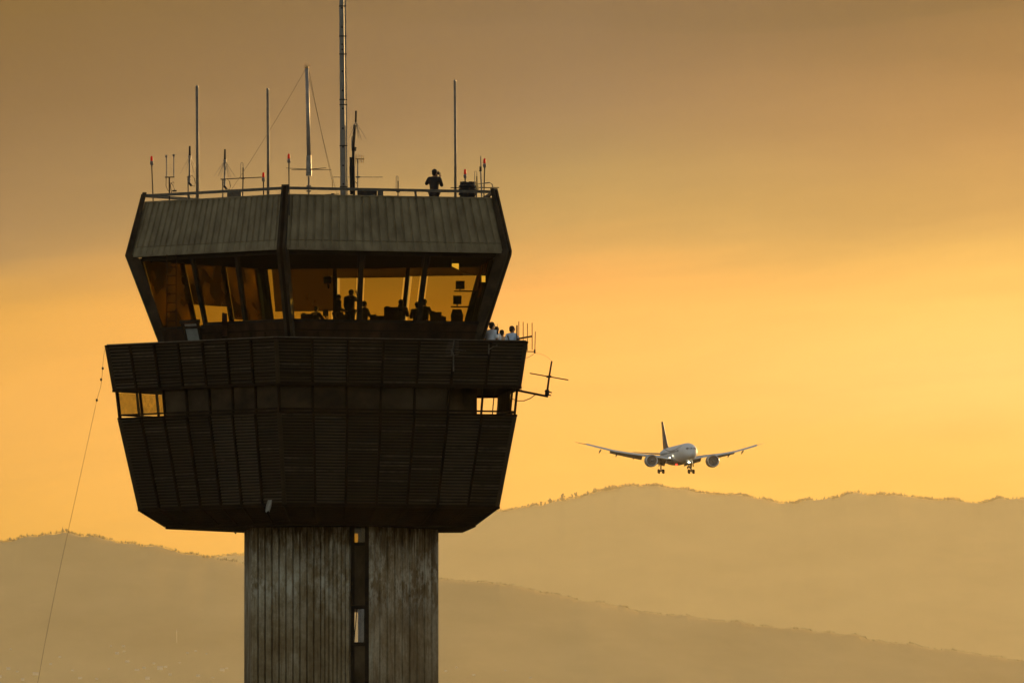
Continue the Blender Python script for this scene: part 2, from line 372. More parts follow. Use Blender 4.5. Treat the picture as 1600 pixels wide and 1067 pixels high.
def forest(name, prof, Yf, amp, x0, x1, step, hmin, hmax, seed, label):
    rnd = random.Random(seed); b = MB(); px = x0
    while px < x1:
        px += step*rnd.uniform(.4, 1.6)
        clump = noise.noise(Vector((px*.03, seed, 0)))
        if clump < -.25 and rnd.random() < .6: continue
        Yc = Yf(px)+rnd.uniform(-60, 20)
        z = crest(prof, px, Yf(px), amp)
        h = rnd.uniform(hmin, hmax)*(1+.6*clump)*Yc/F
        crown(b, Vector(((px-800)/F*Yf(px), Yc, z-h*.2)), h, h*rnd.uniform(.35, .7), rnd, rnd.random() < .55)
    tag(b.build(name, M['forest'], fix=False), label, 'forest', kind='stuff')
forest('distant_forest', FAR, Y_far, 7, 760, 1640, .8, 1.6, 5.6, 3, 'hazy forest edge along the farther ridge right of the tower')
forest('distant_forest', FAR, Y_far, 7, 330, 470, 1.3, 2, 5.5, 4, 'hazy trees on the faint ridge left of the concrete shaft')
forest('distant_forest', NEAR, Y_near, 5, -30, 400, 1.2, 1.8, 5.0, 5, 'tree line along the left hill crest')
forest('distant_forest', NEAR, Y_near, 5, 680, 1640, 1.6, 1.2, 3.4, 6, 'faint tree line on the lower slope right of the shaft')

rnd = random.Random(21)
def tree(px, hpx, prof, Yf, amp, conifer, label, group):
    Yc = Yf(px)-30; z = crest(prof, px, Yf(px), amp); h = hpx/F*Yc
    h *= rnd.uniform(.85, 1.15); root = thing('conifer_tree' if conifer else 'leafy_tree', ((px-800)/F*Yf(px), Yc, z-h*.1), label, 'tree', group)
    b = MB(); b.tube([(0, 0, 0), (h*.01, 0, h*.5), (0, 0, h*.9)], h*.035, 5, h*.008)
    for a in (0.4, 2.2, 4.4): b.tube([(0, 0, h*.4), (h*.18*math.cos(a), h*.18*math.sin(a), h*.65)], h*.015, 4, h*.006)
    b.build('trunk', M['trunk'], root)
    b = MB()
    for _ in range(2): crown(b, Vector((rnd.uniform(-.1, .1)*h, 0, h*.03)), h*rnd.uniform(.75, 1), h*rnd.uniform(.34, .55), rnd, conifer)
    b.build('crown', M['forest'], root, fix=False)
for px, h in [(832, 6), (838, 5), (846, 7), (852, 5), (858, 9), (861, 7), (879, 12), (894, 9), (899, 11), (918, 7), (928, 10), (931, 7), (946, 8), (951, 9), (957, 8), (962, 7), (997, 5), (1026, 6)]:
    tree(px, h, FAR, Y_far, 7, False, 'ragged leafy tree standing above the far ridge left of the airliner', 'leafy trees on the far crest')
for px, h in [(1187, 6), (1194, 5), (1234, 6), (1249, 7), (1288, 5), (1342, 5), (1369, 5), (1390, 6), (1408, 6), (1413, 5), (1457, 6), (1499, 6), (1550, 6), (1562, 5), (1583, 6)]:
    tree(px, h, FAR, Y_far, 7, True, 'thin conifer poking above the far ridge below the right sky', 'thin conifers on the far crest')
for px, h in [(33, 5), (43, 6), (51, 4), (66, 5), (79, 5), (88, 6), (98, 9), (104, 6), (113, 5), (125, 6), (138, 5), (148, 5), (172, 5), (196, 4), (222, 5), (254, 4)]:
    tree(px, h, NEAR, Y_near, 5, px in (98, 88, 125), 'dark tree standing on the crest of the left hill', 'trees on the left hill crest')

# small town at the foot of the left hill
M['town_wall'] = mat('pale_house_wall', (.62, .55, .42), .9, 0, .1, .3)
M['town_roof'] = mat('pale_tin_roof', (.45, .38, .30), .6, 0, .1, .3)
def surface_on_near(px, py):
    D = 6500; best = None
    for i in range(200):
        t = -1+i/200
        Yv, h = ridge_h(NEAR, Y_near, 5, D, px, t)
        x = (px-800)/F*Y_near(px)
        pyv = HOR-(h-CAM.z)/Yv*F
        if pyv < py: return Vector((x, Yv, h))
    return None
spots = [(213, 1011, 5), (272, 1047, 9), (280, 1044, 5), (20, 1043, 5), (46, 1047, 6), (88, 1057, 9), (60, 1052, 4), (120, 1030, 4), (142, 1050, 4), (196, 1048, 3), (238, 1049, 7), (248, 1047, 5), (222, 1038, 6),
         (205, 1024, 6), (215, 1020, 4), (262, 1041, 4), (310, 1024, 4), (322, 1020, 4), (339, 1024, 3), (365, 1049, 7), (371, 1047, 4), (300, 1038, 3), (35, 1062, 6), (70, 1064, 5), (155, 1062, 6), (180, 1064, 4), (255, 1062, 7), (330, 1060, 6), (352, 1062, 4), (22, 1012, 3), (44, 1018, 3), (194, 1012, 3), (288, 1056, 5),
         (700, 1052, 4), (716, 1045, 3), (742, 1058, 5), (790, 1049, 3), (1570, 1022, 3), (828, 1062, 4), (108, 1040, 4), (12, 1056, 4)]
for px, py, w in spots:
    p = surface_on_near(px, py)
    if p is None: continue
    wm = w/F*p.y; hm = wm*rnd.uniform(.3, .5); dm = wm*.7
    b = MB(); b.box((0, 0, hm/2-2), (wm, dm, hm+4)); b.cur = 1
    b.loft([[Vector((-wm*.54, -dm*.56, hm)), Vector((wm*.54, -dm*.56, hm)), Vector((wm*.54, dm*.56, hm)), Vector((-wm*.54, dm*.56, hm))],
            [Vector((-wm*.54, 0, hm*1.35)), Vector((wm*.54, 0, hm*1.35)), Vector((wm*.54, .1, hm*1.35)), Vector((-wm*.54, .1, hm*1.35))]])
    o = b.build('house', [M['town_wall'], M['town_roof']], loc=p)
    tag(o, 'faint pale house in the haze at the foot of the hills', 'house', 'hazy town houses')
p = surface_on_near(292, 1006)
if p:
    root = thing('radio_mast', p, 'faint thin lattice mast above the hazy town left of the shaft', 'mast')
    s = p.y/F; H = 21*s; b = MB()
    for a in range(3):
        q = 2.1*a; b.tube([(1.6*s*.5*math.cos(q), 1.6*s*.5*math.sin(q), 0), (.5*s*math.cos(q)*.5, .5*s*math.sin(q)*.5, H)], .16*s, 4)
    for k in range(14):
        for a in range(3):
            r0 = s*(.8-.55*k/14)
            b.tube([(r0*math.cos(2.1*a), r0*math.sin(2.1*a), H*k/14), (r0*math.cos(2.1*a+2.1), r0*math.sin(2.1*a+2.1), H*(k+1)/14)], .09*s, 4)
    b.build('lattice', M['town_wall'], root)
    b = MB(); b.lathe([(.9*s, 0), (1.1*s, .8*s), (.6*s, 1.2*s)], 8, (0, 0, H*.8)); b.build('antenna_drum', M['town_wall'], root)

# ------------------------------------------------------------------ haze
def haze():
    b = MB(); b.box((0, 37500, 984.5), (160000, 83000, 1971))
    m = bpy.data.materials.new('haze_air'); m.use_nodes = True; nt = m.node_tree; nt.nodes.clear()
    v = nt.nodes.new('ShaderNodeVolumePrincipled'); v.inputs['Color'].default_value = HAZE_COL+(1,); v.inputs['Density'].default_value = HAZE_D
    v.inputs['Anisotropy'].default_value = .6
    o = nt.nodes.new('ShaderNodeOutputMaterial'); nt.links.new(v.outputs[0], o.inputs['Volume'])
    ob = b.build('haze', m); tag(ob, 'thin golden evening haze filling the air', 'haze', kind='stuff')
HAZE_COL = (1.0, .89, .58); HAZE_D = 5.0e-6
haze()

# ------------------------------------------------------------------ control tower
K = 45.0; YT = 700.0; CX = 521.0
ORG = at(CX, 533, YT); ORG.z = 0
TW = thing('control_tower', ORG, 'airport control tower with brown louvred pentagon cab on a ribbed concrete shaft', 'control tower')
ANG = [-14, 58, 130, 202, 274]
def cor(Rp, k, z, off=0):
    a = R(ANG[k % 5]+off); return Vector((Rp/K*math.sin(a), -Rp/K*math.cos(a), z))
def zf(y, Rp):       # height of a front corner that shows at photo row y
    return at(CX, y, YT-.97*Rp/K).z
def zc(y): return at(CX, y, YT).z
def nrm(k):
    a = R(ANG[k]+36); return Vector((math.sin(a), -math.cos(a), 0))
def lerp(a, b, t): return a+(b-a)*t
Z = {}
for n, y, r in (('rail', 292, 298), ('ptop', 305, 296), ('seam', 375, 315), ('eave', 387, 318), ('wtop', 393, 305), ('sill', 501, 277), ('fin0', 532, 276), ('btop', 530, 355), ('bbot', 598, 343), ('ltop', 645, 335), ('lbot', 787, 303)):
    Z[n] = zf(y, r)
Z['under'] = zc(827); Z['deck'] = Z['ptop']-.72; Z['floor'] = zc(531); Z['bfloor'] = Z['btop']-1.05
def rad_at(z):       # window wall radius between eave and foot
    t = (z-Z['fin0'])/(Z['eave']-Z['fin0']); return 268+t*(306-268)

def ring_slab(name, m, rings, parent=TW):
    b = MB(); b.loft([[cor(r, k, z) for k in range(5)] for r, z in rings]); return b.build(name, m, parent)

# shaft : inverted pentagon with vertical board ribs
SA = [-50, 22, 94, 166, 238]
def sc_(k, z, Rp=166, off=0):
    a = R(SA[k % 5]); return Vector(((Rp)/K*math.sin(a), -(Rp)/K*math.cos(a), z))
def shaft():
    b = MB(); ztop = Z['under']+.1
    slot0, slot1 = (548-394.4)/(583.5-394.4), (577.5-394.4)/(583.5-394.4)
    fine0 = (503-394.4)/(583.5-394.4)
    rr = random.Random(5)
    for k in range(5):
        p, q = sc_(k, 0), sc_(k+1, 0); n = Vector((math.sin(R(SA[k]+36)), -math.cos(R(SA[k]+36)), 0))
        segs = []
        if k == 0:
            a = 0; W = []
            while a < fine0-.01: W.append((a, .0575)); a += .0575
            a = fine0
            while a < slot0-.01: W.append((a, .0336)); a += .0336
            W = [(x, w) for x, w in W]
        else:
            w = 1/9.0; W = [(i*w, w) for i in range(9)]
            if k == 3: W[0] = (.06, w-.06)
        pts = []
        for x, w in W:
            e = min(x+w, 1.0 if k else (fine0 if x < fine0-.001 else slot0))
            g_ = min(.13*w, .012); dpt = -.045 if w > .04 else -.035
            j = rr.uniform(-.006, .008)
            dpt *= 1.8; pts += [(x, dpt), (x+g_, j), (e-g_, j), (e, dpt)]
        def strip(pts):
            line0 = [lerp(p, q, t)+n*d for t, d in pts]
            zs = [0, 6, 12, 15, 18, 19, 20, 21, ztop]
            zs = [z for z in zs if z < ztop]+[ztop]
            rows = [[Vector((c.x, c.y, z)) for c in line0] for z in zs]
            b.loft(rows, cap=False, closed=False)
        strip(pts)
        if k == 0:
            strip([(slot1, -.045), (slot1+.003, 0), (1-.006, 0), (1, -.045)])
            # jambs of the slot
            for t, s in ((slot0, 1), (slot1, -1)):
                c = lerp(p, q, t)
                b.quad(c-n*.045, Vector((c.x, c.y, ztop))-n*.045, Vector((c.x, c.y, ztop))-n*.5, c-n*.5)
    p, q = sc_(3, 0), lerp(sc_(3, 0), sc_(4, 0), .06); u_ = Vector((0, 0, 1))
    for za, zb_ in ((0, zc(1034)), (zc(952), zc(872))): b.quad(p+u_*za, q+u_*za, q+u_*zb_, p+u_*zb_)
    for z in (0.0, ztop):
        b.add([sc_(k, z, 164.5) for k in range(5)], [(0, 1, 2, 3, 4)])
    o = b.build('shaft', M['concrete'], TW, fix=False)
    return slot0, slot1
slot0, slot1 = shaft()
def stair_glazing():
    p, q = sc_(0, 0), sc_(1, 0); n = Vector((math.sin(R(-14)), -math.cos(R(-14)), 0))
    A, B = lerp(p, q, slot0), lerp(p, q, slot1); W = (B-A).length; u = (B-A).normalized()
    P = lambda x, z, d: A+u*x+n*d+Vector((0, 0, z))
    m = M['frame']
    b = MB()
    zb = Z['under']
    b.bar(P(.06, 0, -.2), P(.06, zb, -.2), .12, .14); b.bar(P(W-.09, 0, -.2), P(W-.09, zb, -.2), .18, .14)
    ys = [829, 860, 958, 1016]
    zs = [zc(y)+.14 for y in ys]
    allz = zs+[zs[-1]-(2.3 if i % 2 == 0 else 1.3)*1-1.8*i for i in range(1, 10)]
    for z in allz:
        if z > .2: b.box(P(W/2, z, -.2), (W-.1, .15, .12), Matrix.Rotation(R(-14), 3, 'Z'))
    b.build('stair_window_frame', m, TW)
    # panes: window / spandrel alternately
    zz = allz
    for i in range(len(zz)-1):
        z1, z0 = zz[i]-.06, zz[i+1]+.06
        if z0 < .3: break
        win = i in (0, 2) or (i > 3 and i % 2 == 0)
        b = MB()
        x0, x1 = .12, W-.18
        if i == 2:      # casement tilted open on its top hinge
            b.loft([[P(x0+.10, z1, -.17), P(x1, z1, -.17), P(x1, z1, -.18), P(x0+.10, z1, -.18)], [P(x0+.0, z0, -.02), P(x1, z0, -.10), P(x1, z0, -.11), P(x0, z0, -.03)]])
            w = b.build('stair_window', M['clear'], TW)
            f = MB()
            f.bar(P(x0+.1, z1, -.16), P(x0+.03, z0, -.02), .03, .03); f.bar(P(x0+.03, z0, -.02), P(x1, z0, -.10), .03, .03); f.bar(P(x1, z1, -.16), P(x1, z0, -.1), .03, .03)
            f.build('frame', m, w)
            c = MB(); c.loft([[P(x0+.34, z1-.05, -.3), P(x1+.02, z1-.05, -.3), P(x1+.02, z1-.05, -.32), P(x0+.34, z1-.05, -.32)], [P(x0+.34, z0, -.3), P(x1+.02, z0, -.3), P(x1+.02, z0, -.32), P(x0+.34, z0, -.32)]])
            c.build('curtain', M['curtain'], w)
        elif win:
            b.loft([[P(x0, z1, -.17), P(x1, z1, -.17), P(x1, z1, -.18), P(x0, z1, -.18)], [P(x0, z0, -.17), P(x1, z0, -.17), P(x1, z0, -.18), P(x0, z0, -.18)]])
            w = b.build('stair_window', M['cab_glass'], TW)
            c = MB(); c.loft([[P(x0+.22, z1, -.3), P(x1+.02, z1, -.3), P(x1+.02, z1, -.32), P(x0+.22, z1, -.32)], [P(x0+.22, z0, -.3), P(x1+.02, z0, -.3), P(x1+.02, z0, -.32), P(x0+.22, z0, -.32)]])
            c.build('curtain', M['curtain'], w)
        else:
            b.loft([[P(x0, z1, -.17), P(x1, z1, -.17), P(x1, z1, -.22), P(x0, z1, -.22)], [P(x0, z0, -.17), P(x1, z0, -.17), P(x1, z0, -.22), P(x0, z0, -.22)]])
            b.build('spandrel_panel', M['gallery_wall'], TW)
M['curtain'] = mat('grey_curtain', (.20, .145, .085), .9, 0, .1, 5)
stair_glazing()

# underside and bottom slab
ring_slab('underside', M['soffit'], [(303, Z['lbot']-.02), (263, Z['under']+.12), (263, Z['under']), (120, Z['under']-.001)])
b = MB()
for k in range(5):
    for i in range(8):
        p = lerp(cor(303, k, Z['lbot']), cor(303, k+1, Z['lbot']), i/7); q = lerp(cor(263, k, Z['under']+.12), cor(263, k+1, Z['under']+.12), i/7)
        b.bar(p-Vector((0, 0, .05)), q-Vector((0, 0, .03)), .05, .06, nrm(k))
    for j in range(1, 8):
        r_, z_ = 303-40*j/8, Z['lbot']-(Z['lbot']-Z['under']-.12)*j/8
        b.bar(cor(r_+.6, k, z_-.01), cor(r_+.6, k+1, z_-.01), .02, .05)
b.build('underside_rib', M['rust'], TW)

def louvre_band(name, r1, z1, r0, z0, n, nsl, seed):
    rr = random.Random(seed); H = z1-z0
    for k in range(5):
        N_ = (nrm(k)+Vector((0, 0, -(r1-r0)/K*.81/H))).normalized()
        TL, TR, BL, BR = cor(r1, k, z1), cor(r1, k+1, z1), cor(r0, k, z0), cor(r0, k+1, z0)
        for i in range(n):
            a, c = lerp(TL, TR, i/n), lerp(TL, TR, (i+1)/n); d, e = lerp(BL, BR, i/n), lerp(BL, BR, (i+1)/n)
            b = MB(); rows = []; jit = rr.uniform(-.012, .012)
            for j in range(nsl):
                for f, o in ((.02, -.05), (.10, .0), (.58, .018), (.64, -.05)):
                    t = (j+f)/nsl
                    P, Q = lerp(a, d, t), lerp(c, e, t)
                    rows.append([P+N_*(o+jit), Q+N_*(o+jit)])
            t0 = len(b.f)
            b.loft(rows, cap=False, closed=False)
            for fi in range(len(b.f)):
                if fi % 4 in (2, 3): b.mi[fi] = 1  # lip undersides and gaps take the painted shade colour
                elif (fi//4, i, k) and random.Random(fi//4+i*57+k*911+seed*7).random() < .13: b.mi[fi] = 2
            b.build('louvre_panel', [M['louvre_light'] if rr.random() < .3 else M['louvre'], M['groove'], M['louvre_odd']], TW, fix=False)
        b = MB(); w = MB()
        for i in range(n+1):
            if i == 0: 
                w.bar(cor(r1-.6, k, z1), cor(r0-.6, k, z0), .15, .19); continue
            if i == n: continue
            p, q = lerp(TL, TR, i/n), lerp(BL, BR, i/n)
            b = MB(); b.bar(p+N_*.03, q+N_*.03, .07, .10, N_); b.build('louvre_post', M['rust'], TW)
        w.build('corner_post', M['louvre'], TW)
        # backing sheet, top and bottom edge members
        b = MB(); b.quad(TL-N_*.07, TR-N_*.07, BR-N_*.07, BL-N_*.07); b.build('backing_sheet', M['groove'], TW, fix=False)
        b = MB(); b.bar(cor(r1+1, k, z1+.03), cor(r1+1, k+1, z1+.03), .12, .07); b.bar(cor(r0+1, k, z0-.03), cor(r0+1, k+1, z0-.03), .12, .08); b.build('edge_rail', M['rust'], TW)
louvre_band('balcony', 355, Z['btop'], 343, Z['bbot'], 7, 13, 1)
louvre_band('lower', 335, Z['ltop'], 303, Z['lbot'], 7, 29, 2)
# slabs
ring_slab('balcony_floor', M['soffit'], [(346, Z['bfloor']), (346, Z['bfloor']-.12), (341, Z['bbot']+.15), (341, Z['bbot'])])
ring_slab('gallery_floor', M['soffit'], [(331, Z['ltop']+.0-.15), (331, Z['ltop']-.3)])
ring_slab('gallery_core', M['gallery_wall'], [(265, Z['bbot']+.1), (265, Z['ltop']-.2)])
# gallery glazing frame
def gallery():
    z1, z0 = Z['bbot']-.04, Z['ltop']+.05
    for k in range(5):
        b = MB()
        for i in range(7):
            if k == 1 and i in (1, 3, 5): continue
            p, q = lerp(cor(339, k, z1), cor(339, k+1, z1), i/7), lerp(cor(334, k, z0), cor(334, k+1, z0), i/7)
            b.bar(p, q, .10 if i == 0 else .06, .08, nrm(k))
        if k == 0:
            p, q = lerp(cor(339, k, z1), cor(339, k+1, z1), .905), lerp(cor(334, k, z0), cor(334, k+1, z0), .905); b.bar(p, q, .025, .04, nrm(k))
        b.bar(cor(334.6, k, z0+.11), cor(334.6, k+1, z0+.11), .05, .06)
        b.bar(cor(338, k, z1-.01), cor(338, k+1, z1-.01), .06, .06)
        b.build('gallery_frame', M['rust'], TW)
        for i in range(7):
            kind = None
            if k == 4: kind = 'dusty' if i < 2 else 'panel'
            if k == 3: kind = 'dusty' if i >= 3 else 'panel'
            if k == 0: kind = 'panel' if i < 5 or False else None
            if k == 1: kind = 'side' if i >= 2 else None
            if k == 2: kind = None if i < 3 else 'panel'
            # the last front bays left and right of the corner stand open or glazed
            if k == 4 and i == 6: kind = 'panel'
            f = lambda t, z, r: lerp(cor(r, k, z), cor(r, k+1, z), t)
            if kind is None: continue
            if kind == 'panel' and k == 0:
                pass
            o_ = .04; r1, r0 = 338, 334.6
            b = MB(); m = {'dusty': M['dusty'], 'panel': M['gallery_panel'], 'side': M['rust']}[kind]
            zz1, zz0 = z1-.06, z0+.15
            if kind == 'side': zz1, zz0 = z1, z0-.1
            a, c, d, e = f((i+.05)/7, zz1, r1), f((i+.95)/7, zz1, r1), f((i+.95)/7, zz0, r0), f((i+.05)/7, zz0, r0)
            if kind != 'dusty': a, c, d, e = f((i+.03)/7, zz1, r1-2), f((i+.97)/7, zz1, r1-2), f((i+.97)/7, zz0-.15, r0-2), f((i+.03)/7, zz0-.15, r0-2)
            nn = nrm(k)*.02
            b.loft([[a, c, c-nn, a-nn], [e, d, d-nn, e-nn]])
            b.build('gallery_pane' if kind == 'dusty' else 'gallery_panel', m, TW)
M['gallery_panel'] = mat('dark_stained_gallery_panel', (.030, .022, .012), .7, 0, .6, .8, (1, 1, 1.5), col2=(.014, .009, .005), spec=.06)
gallery()
# cab low wall, floor, windows, roof
ring_slab('cab_floor', M['interior'], [(268, Z['floor']), (268, Z['floor']-.2)])
def cab():
    ztop, zsill, z0 = Z['wtop'], Z['sill'], Z['bfloor']+.01
    for k in range(5):
        n = nrm(k)
        def P(t, z, off=0): return lerp(cor(rad_at(z), k, z), cor(rad_at(z), k+1, z), t)+n*off
        b = MB()
        # low wall in 3 bays; the middle bay of the left face holds a door
        for i in range(3):
            if k == 4 and i == 0:
                spans = [(0, .04, zsill-.1), (.04, .20, zsill-.1), (.315, 1/3, zsill-.1)]
            else: spans = [(i/3, (i+1)/3, zsill)]
            for a, c, zt in spans:
                b.loft([[P(a, zt), P(c, zt), P(c, zt, -.15), P(a, zt, -.15)], [P(a, z0), P(c, z0), P(c, z0, -.15), P(a, z0, -.15)]])
        b.build('low_wall', M['cab_wall'], TW)
        b = MB()
        for i in range(3):
            if k == 4 and i == 0: continue
            b.bar(P((i+.5)/3-.02, zsill-.35, .01), P((i+.5)/3-.02, z0+.3, .01), .04, .03, n)
        b.bar(P(.34 if k == 4 else 0, zsill-.3, .02), P(1, zsill-.3, .02), .03, .04)
        b.build('wall_batten', M['rust'], TW)
        TS = (0, .362, .667, 1) if k in (0, 4) else (0, 1/3, 2/3, 1)
        for i in range(3):
            t0, t1 = TS[i], TS[i+1]; zs = zsill-(.1 if (k == 4 and i == 0) else 0)
            b = MB(); e = .0052
            for t in (t0+e, t1-e): b.bar(P(t, ztop, -.05), P(t, zs, -.05), .074, .12, n)
            b.bar(P(t0, ztop-.03, -.05), P(t1, ztop-.03, -.05), .12, .10); b.bar(P(t0, zs+.03, -.05), P(t1, zs+.03, -.05), .16, .09)
            w = b.build('window', M['frame'], TW)
            g_ = MB(); a, c, d, f = P(t0+.02, ztop-.05, -.04), P(t1-.02, ztop-.05, -.04), P(t1-.02, zs+.05, -.04), P(t0+.02, zs+.05, -.04)
            g_.quad(a, c, d, f); g_.build('pane', M['cab_glass'], w, fix=False)
            # roller blinds inside the back windows
            drop = {(2, 0): (.3, 0, 1), (2, 1): (.34, 0, 1), (2, 2): (1.5, .0, .88), (3, 0): (1.85, .22, 1), (3, 1): (1.42, .0, 1), (3, 2): (2.3, 0, 1), (4, 0): (0, 0, 1), (1, 1): (1.2, .1, .7), (1, 2): (.9, 0, .8)}.get((k, i))
            if drop and drop[0] > 0:
                s = MB(); za = ztop-.06; zb = ztop-.06-drop[0]; ta, tb = t0+(t1-t0)*(.02+.96*drop[1]), t0+(t1-t0)*(.02+.96*min(1, drop[2]))
                s.loft([[P(ta, za, -.14), P(tb, za, -.14), P(tb, za, -.145), P(ta, za, -.145)], [P(ta, zb, -.14), P(tb, zb, -.14), P(tb, zb, -.145), P(ta, zb, -.145)]])
                s.bar(P(ta, zb, -.142), P(tb, zb, -.142), .03, .03)
                s.build('roller_blind', M['blind'] if k == 2 else M['thin_blind'], w)
    # door in the left face
    k = 4; n = nrm(4)
    def P(t, z, off=0): return lerp(cor(rad_at(z), k, z), cor(rad_at(z), k+1, z), t)+n*off
    b = MB(); zt = zsill+.05
    b.loft([[P(.215, zt, .02), P(.31, zt, .02), P(.31, zt, -.03), P(.215, zt, -.03)], [P(.215, z0, .02), P(.31, z0, .02), P(.31, z0, -.03), P(.215, z0, -.03)]])
    d = b.build('door', M['door'], TW)
    b = MB(); b.bar(P(.205, zt+.05, .04), P(.205, z0, .04), .08, .08, n); b.bar(P(.32, zt+.05, .04), P(.32, z0, .04), .08, .08, n); b.bar(P(.19, zt+.08, .04), P(.335, zt+.08, .04), .08, .12); b.build('frame', M['frame'], d)
    b = MB(); b.box(P(.30, z0+.55, .06), (.05, .05, .12)); b.ball(P(.30, z0+.62, .08), .03); b.build('handle', M['metal'], d)
cab()
# eave, roof cladding, deck
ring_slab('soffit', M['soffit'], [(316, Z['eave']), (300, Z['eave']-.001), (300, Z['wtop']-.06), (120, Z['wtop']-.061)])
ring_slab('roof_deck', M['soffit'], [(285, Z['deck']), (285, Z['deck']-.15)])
def parapet():
    for k in range(5):
        n = nrm(k); cnt = {0: 27, 4: 26}.get(k, 26)
        H = Z['ptop']-Z['eave']; N_ = (n+Vector((0, 0, (318-296)/K*.81/H))).normalized()
        b = MB(); rows = []
        for r_, z_ in ((296, Z['ptop']), (302, lerp(Z['ptop'], Z['eave'], .27)), (308, lerp(Z['ptop'], Z['eave'], .55)), (315, Z['seam']+.03), (315, Z['seam']), (315.4, Z['seam']-.01), (318, Z['eave'])):
            row = []
            for i in range(cnt):
                deep = .055 if z_ >= Z['seam'] else .03
                for f, o in ((.0, 0), (.62, 0), (.70, -deep), (.92, -deep)):
                    row.append(lerp(cor(r_, k, z_), cor(r_, k+1, z_), (i+f)/cnt)+N_*(o+(-.02 if z_ == Z['seam'] else 0)))
            row.append(cor(r_, k+1, z_)); rows.append(row)
        b.loft(rows, cap=False, closed=False)
        b.build('parapet_cladding', M['parapet'], TW, fix=False)
        b = MB()
        a, c = cor(293, k, Z['ptop']+.02), cor(293, k+1, Z['ptop']+.02)
        b.bar(a, c, .16, .05)
        b.quad(cor(290, k, Z['ptop']), cor(290, k+1, Z['ptop']), cor(290, k+1, Z['deck']-.1), cor(290, k, Z['deck']-.1))
        b.build('parapet_coping', M['parapet'], TW, fix=False)
        # drip strip
        b = MB(); b.bar(cor(317.5, k, Z['eave']-.03), cor(317.5, k+1, Z['eave']-.03), .07, .06); b.build('drip_edge', M['parapet'], TW)
        # corner fin: one blade following the crease
        f = MB(); a = R(ANG[k]); d = Vector((math.sin(a), -math.cos(a), 0)); s = Vector((math.cos(a), math.sin(a), 0))
        def sec(r, z, w, dep): c = cor(r, k, z); return [c+s*w/2, c+s*w/2-d*dep, c-s*w/2-d*dep, c-s*w/2]
        f.loft([sec(299, Z['rail']+.08, .26, .14), sec(325, Z['eave']+.03, .30, .20), sec(324, Z['eave']-.12, .32, .46), sec(271, Z['fin0'], .32, .34), sec(268, Z['bfloor'], .32, .34)])
        f.build('corner_fin', M['fin'], TW)
        f = MB(); f.loft([[p+d*.02 for p in sec(300, Z['rail']+.02, .10, .05)], [p+d*.02 for p in sec(325.5, Z['eave'], .10, .05)], [p+d*.02 for p in sec(272.5, Z['fin0']+.1, .10, .05)]]); f.build('fin_edge', M['rust'], TW)
        # guard rail
        f = MB(); f.bar(cor(296, k, Z['rail']-.04), cor(296, k+1, Z['rail']-.04), .09, .095)
        for t in (.62, .31) if k != 0 else (.62,):
            p = lerp(cor(296, k, Z['rail']), cor(296, k+1, Z['rail']), t); f.bar(p, p+Vector((.05, 0, -.35)), .06, .06, n)
        f.build('guard_rail', M['rail'], TW)
        f = MB(); f.bar(cor(354, k, Z['btop']+.085), cor(354, k+1, Z['btop']+.085), .05, .03); f.build('balcony_handrail', M['rail'], TW)
parapet()
# drain spout and cable hung under the slab
b = MB(); p = at(366, 829, YT+1.2)-ORG; b.tube([p+Vector((0, 0, .2)), p+Vector((0, 0, -.02)), p+Vector((.06, 0, -.10))], .035); b.build('drain_spout', M['black'], TW)

# ------------------------------------------------------------------ roof antennas
def base(px, Y, z=None):
    p = at(px, 300, Y); p.z = Z['deck'] if z is None else z; return p
def top(py, Y, b0): return at(0, py, Y).z-b0.z
def rel(px, py, Y, b0): return at(px, py, Y)-b0

for px, py, w, Y, lab in ((308.5, 136, 5.2, 699.3, 'tall straight whip pole on the roof, leftmost of the three'), (419, 140, 4.6, 697, 'tall straight whip pole on the roof just left of the guyed mast'), (711.6, 127, 4.4, 699, 'tall straight whip pole on the roof beside the standing photographer')):
    b0 = base(px, Y); H = top(py, Y, b0); root = thing('whip_antenna', b0, lab, 'antenna', 'tall whip poles on the roof')
    b = MB(); b.tube([(0, 0, .0), (0, 0, H*.5), (-.02, 0, H)], w/K/2, 10, w/K/2*.86); b.build('radome_tube', M['grey_tube'], root, smooth=True)
    b = MB(); b.lathe([(w/K*.9, 0), (w/K*.9, .15), (w/K*.62, .17), (w/K*.62, .6)], 10); b.build('mount', M['metal'], root)
    b = MB(); b.lathe([(w/K*.5, H-.01), (w/K*.45, H+.03), (.01, H+.05)], 10, (-.02, 0, 0)); b.build('cap', M['metal'], root)

# big mast that leaves the frame at the top
Y = 698.5; b0 = base(536.5, Y); root = thing('steel_mast', b0, 'thick pale tubular mast rising out of the top of the frame', 'mast')
H = top(-60, Y, b0); lean = at(533.2, -60, Y)-at(536.5, 300, Y); dx = lean.x
rr = lambda z: .098-(.098-.078)*z/H
b = MB(); b.tube([(dx*i/8, 0, H*i/8) for i in range(9)], .100, 14, .080); b.build('tube', M['pale_tube'], root, smooth=True)
b = MB(); b.tube([(.135+dx*i/8-.01*i/8, -.02, H*i/8) for i in range(9)], .022, 6); b.build('conduit', M['brass2'] if 'brass2' in M else M['metal'], root)
b = MB()
for py in (10, 57, 85, 156, 164, 228, 292):
    b = MB(); z = top(py, Y, b0); x = dx*z/H
    b.lathe([(rr(z)+.012, z-.02), (rr(z)+.022, z), (rr(z)+.012, z+.02)], 14, (x, 0, 0)); b.box((x+.11, -.02, z), (.10, .05, .035)); b.build('clamp_band', M['black'], root)

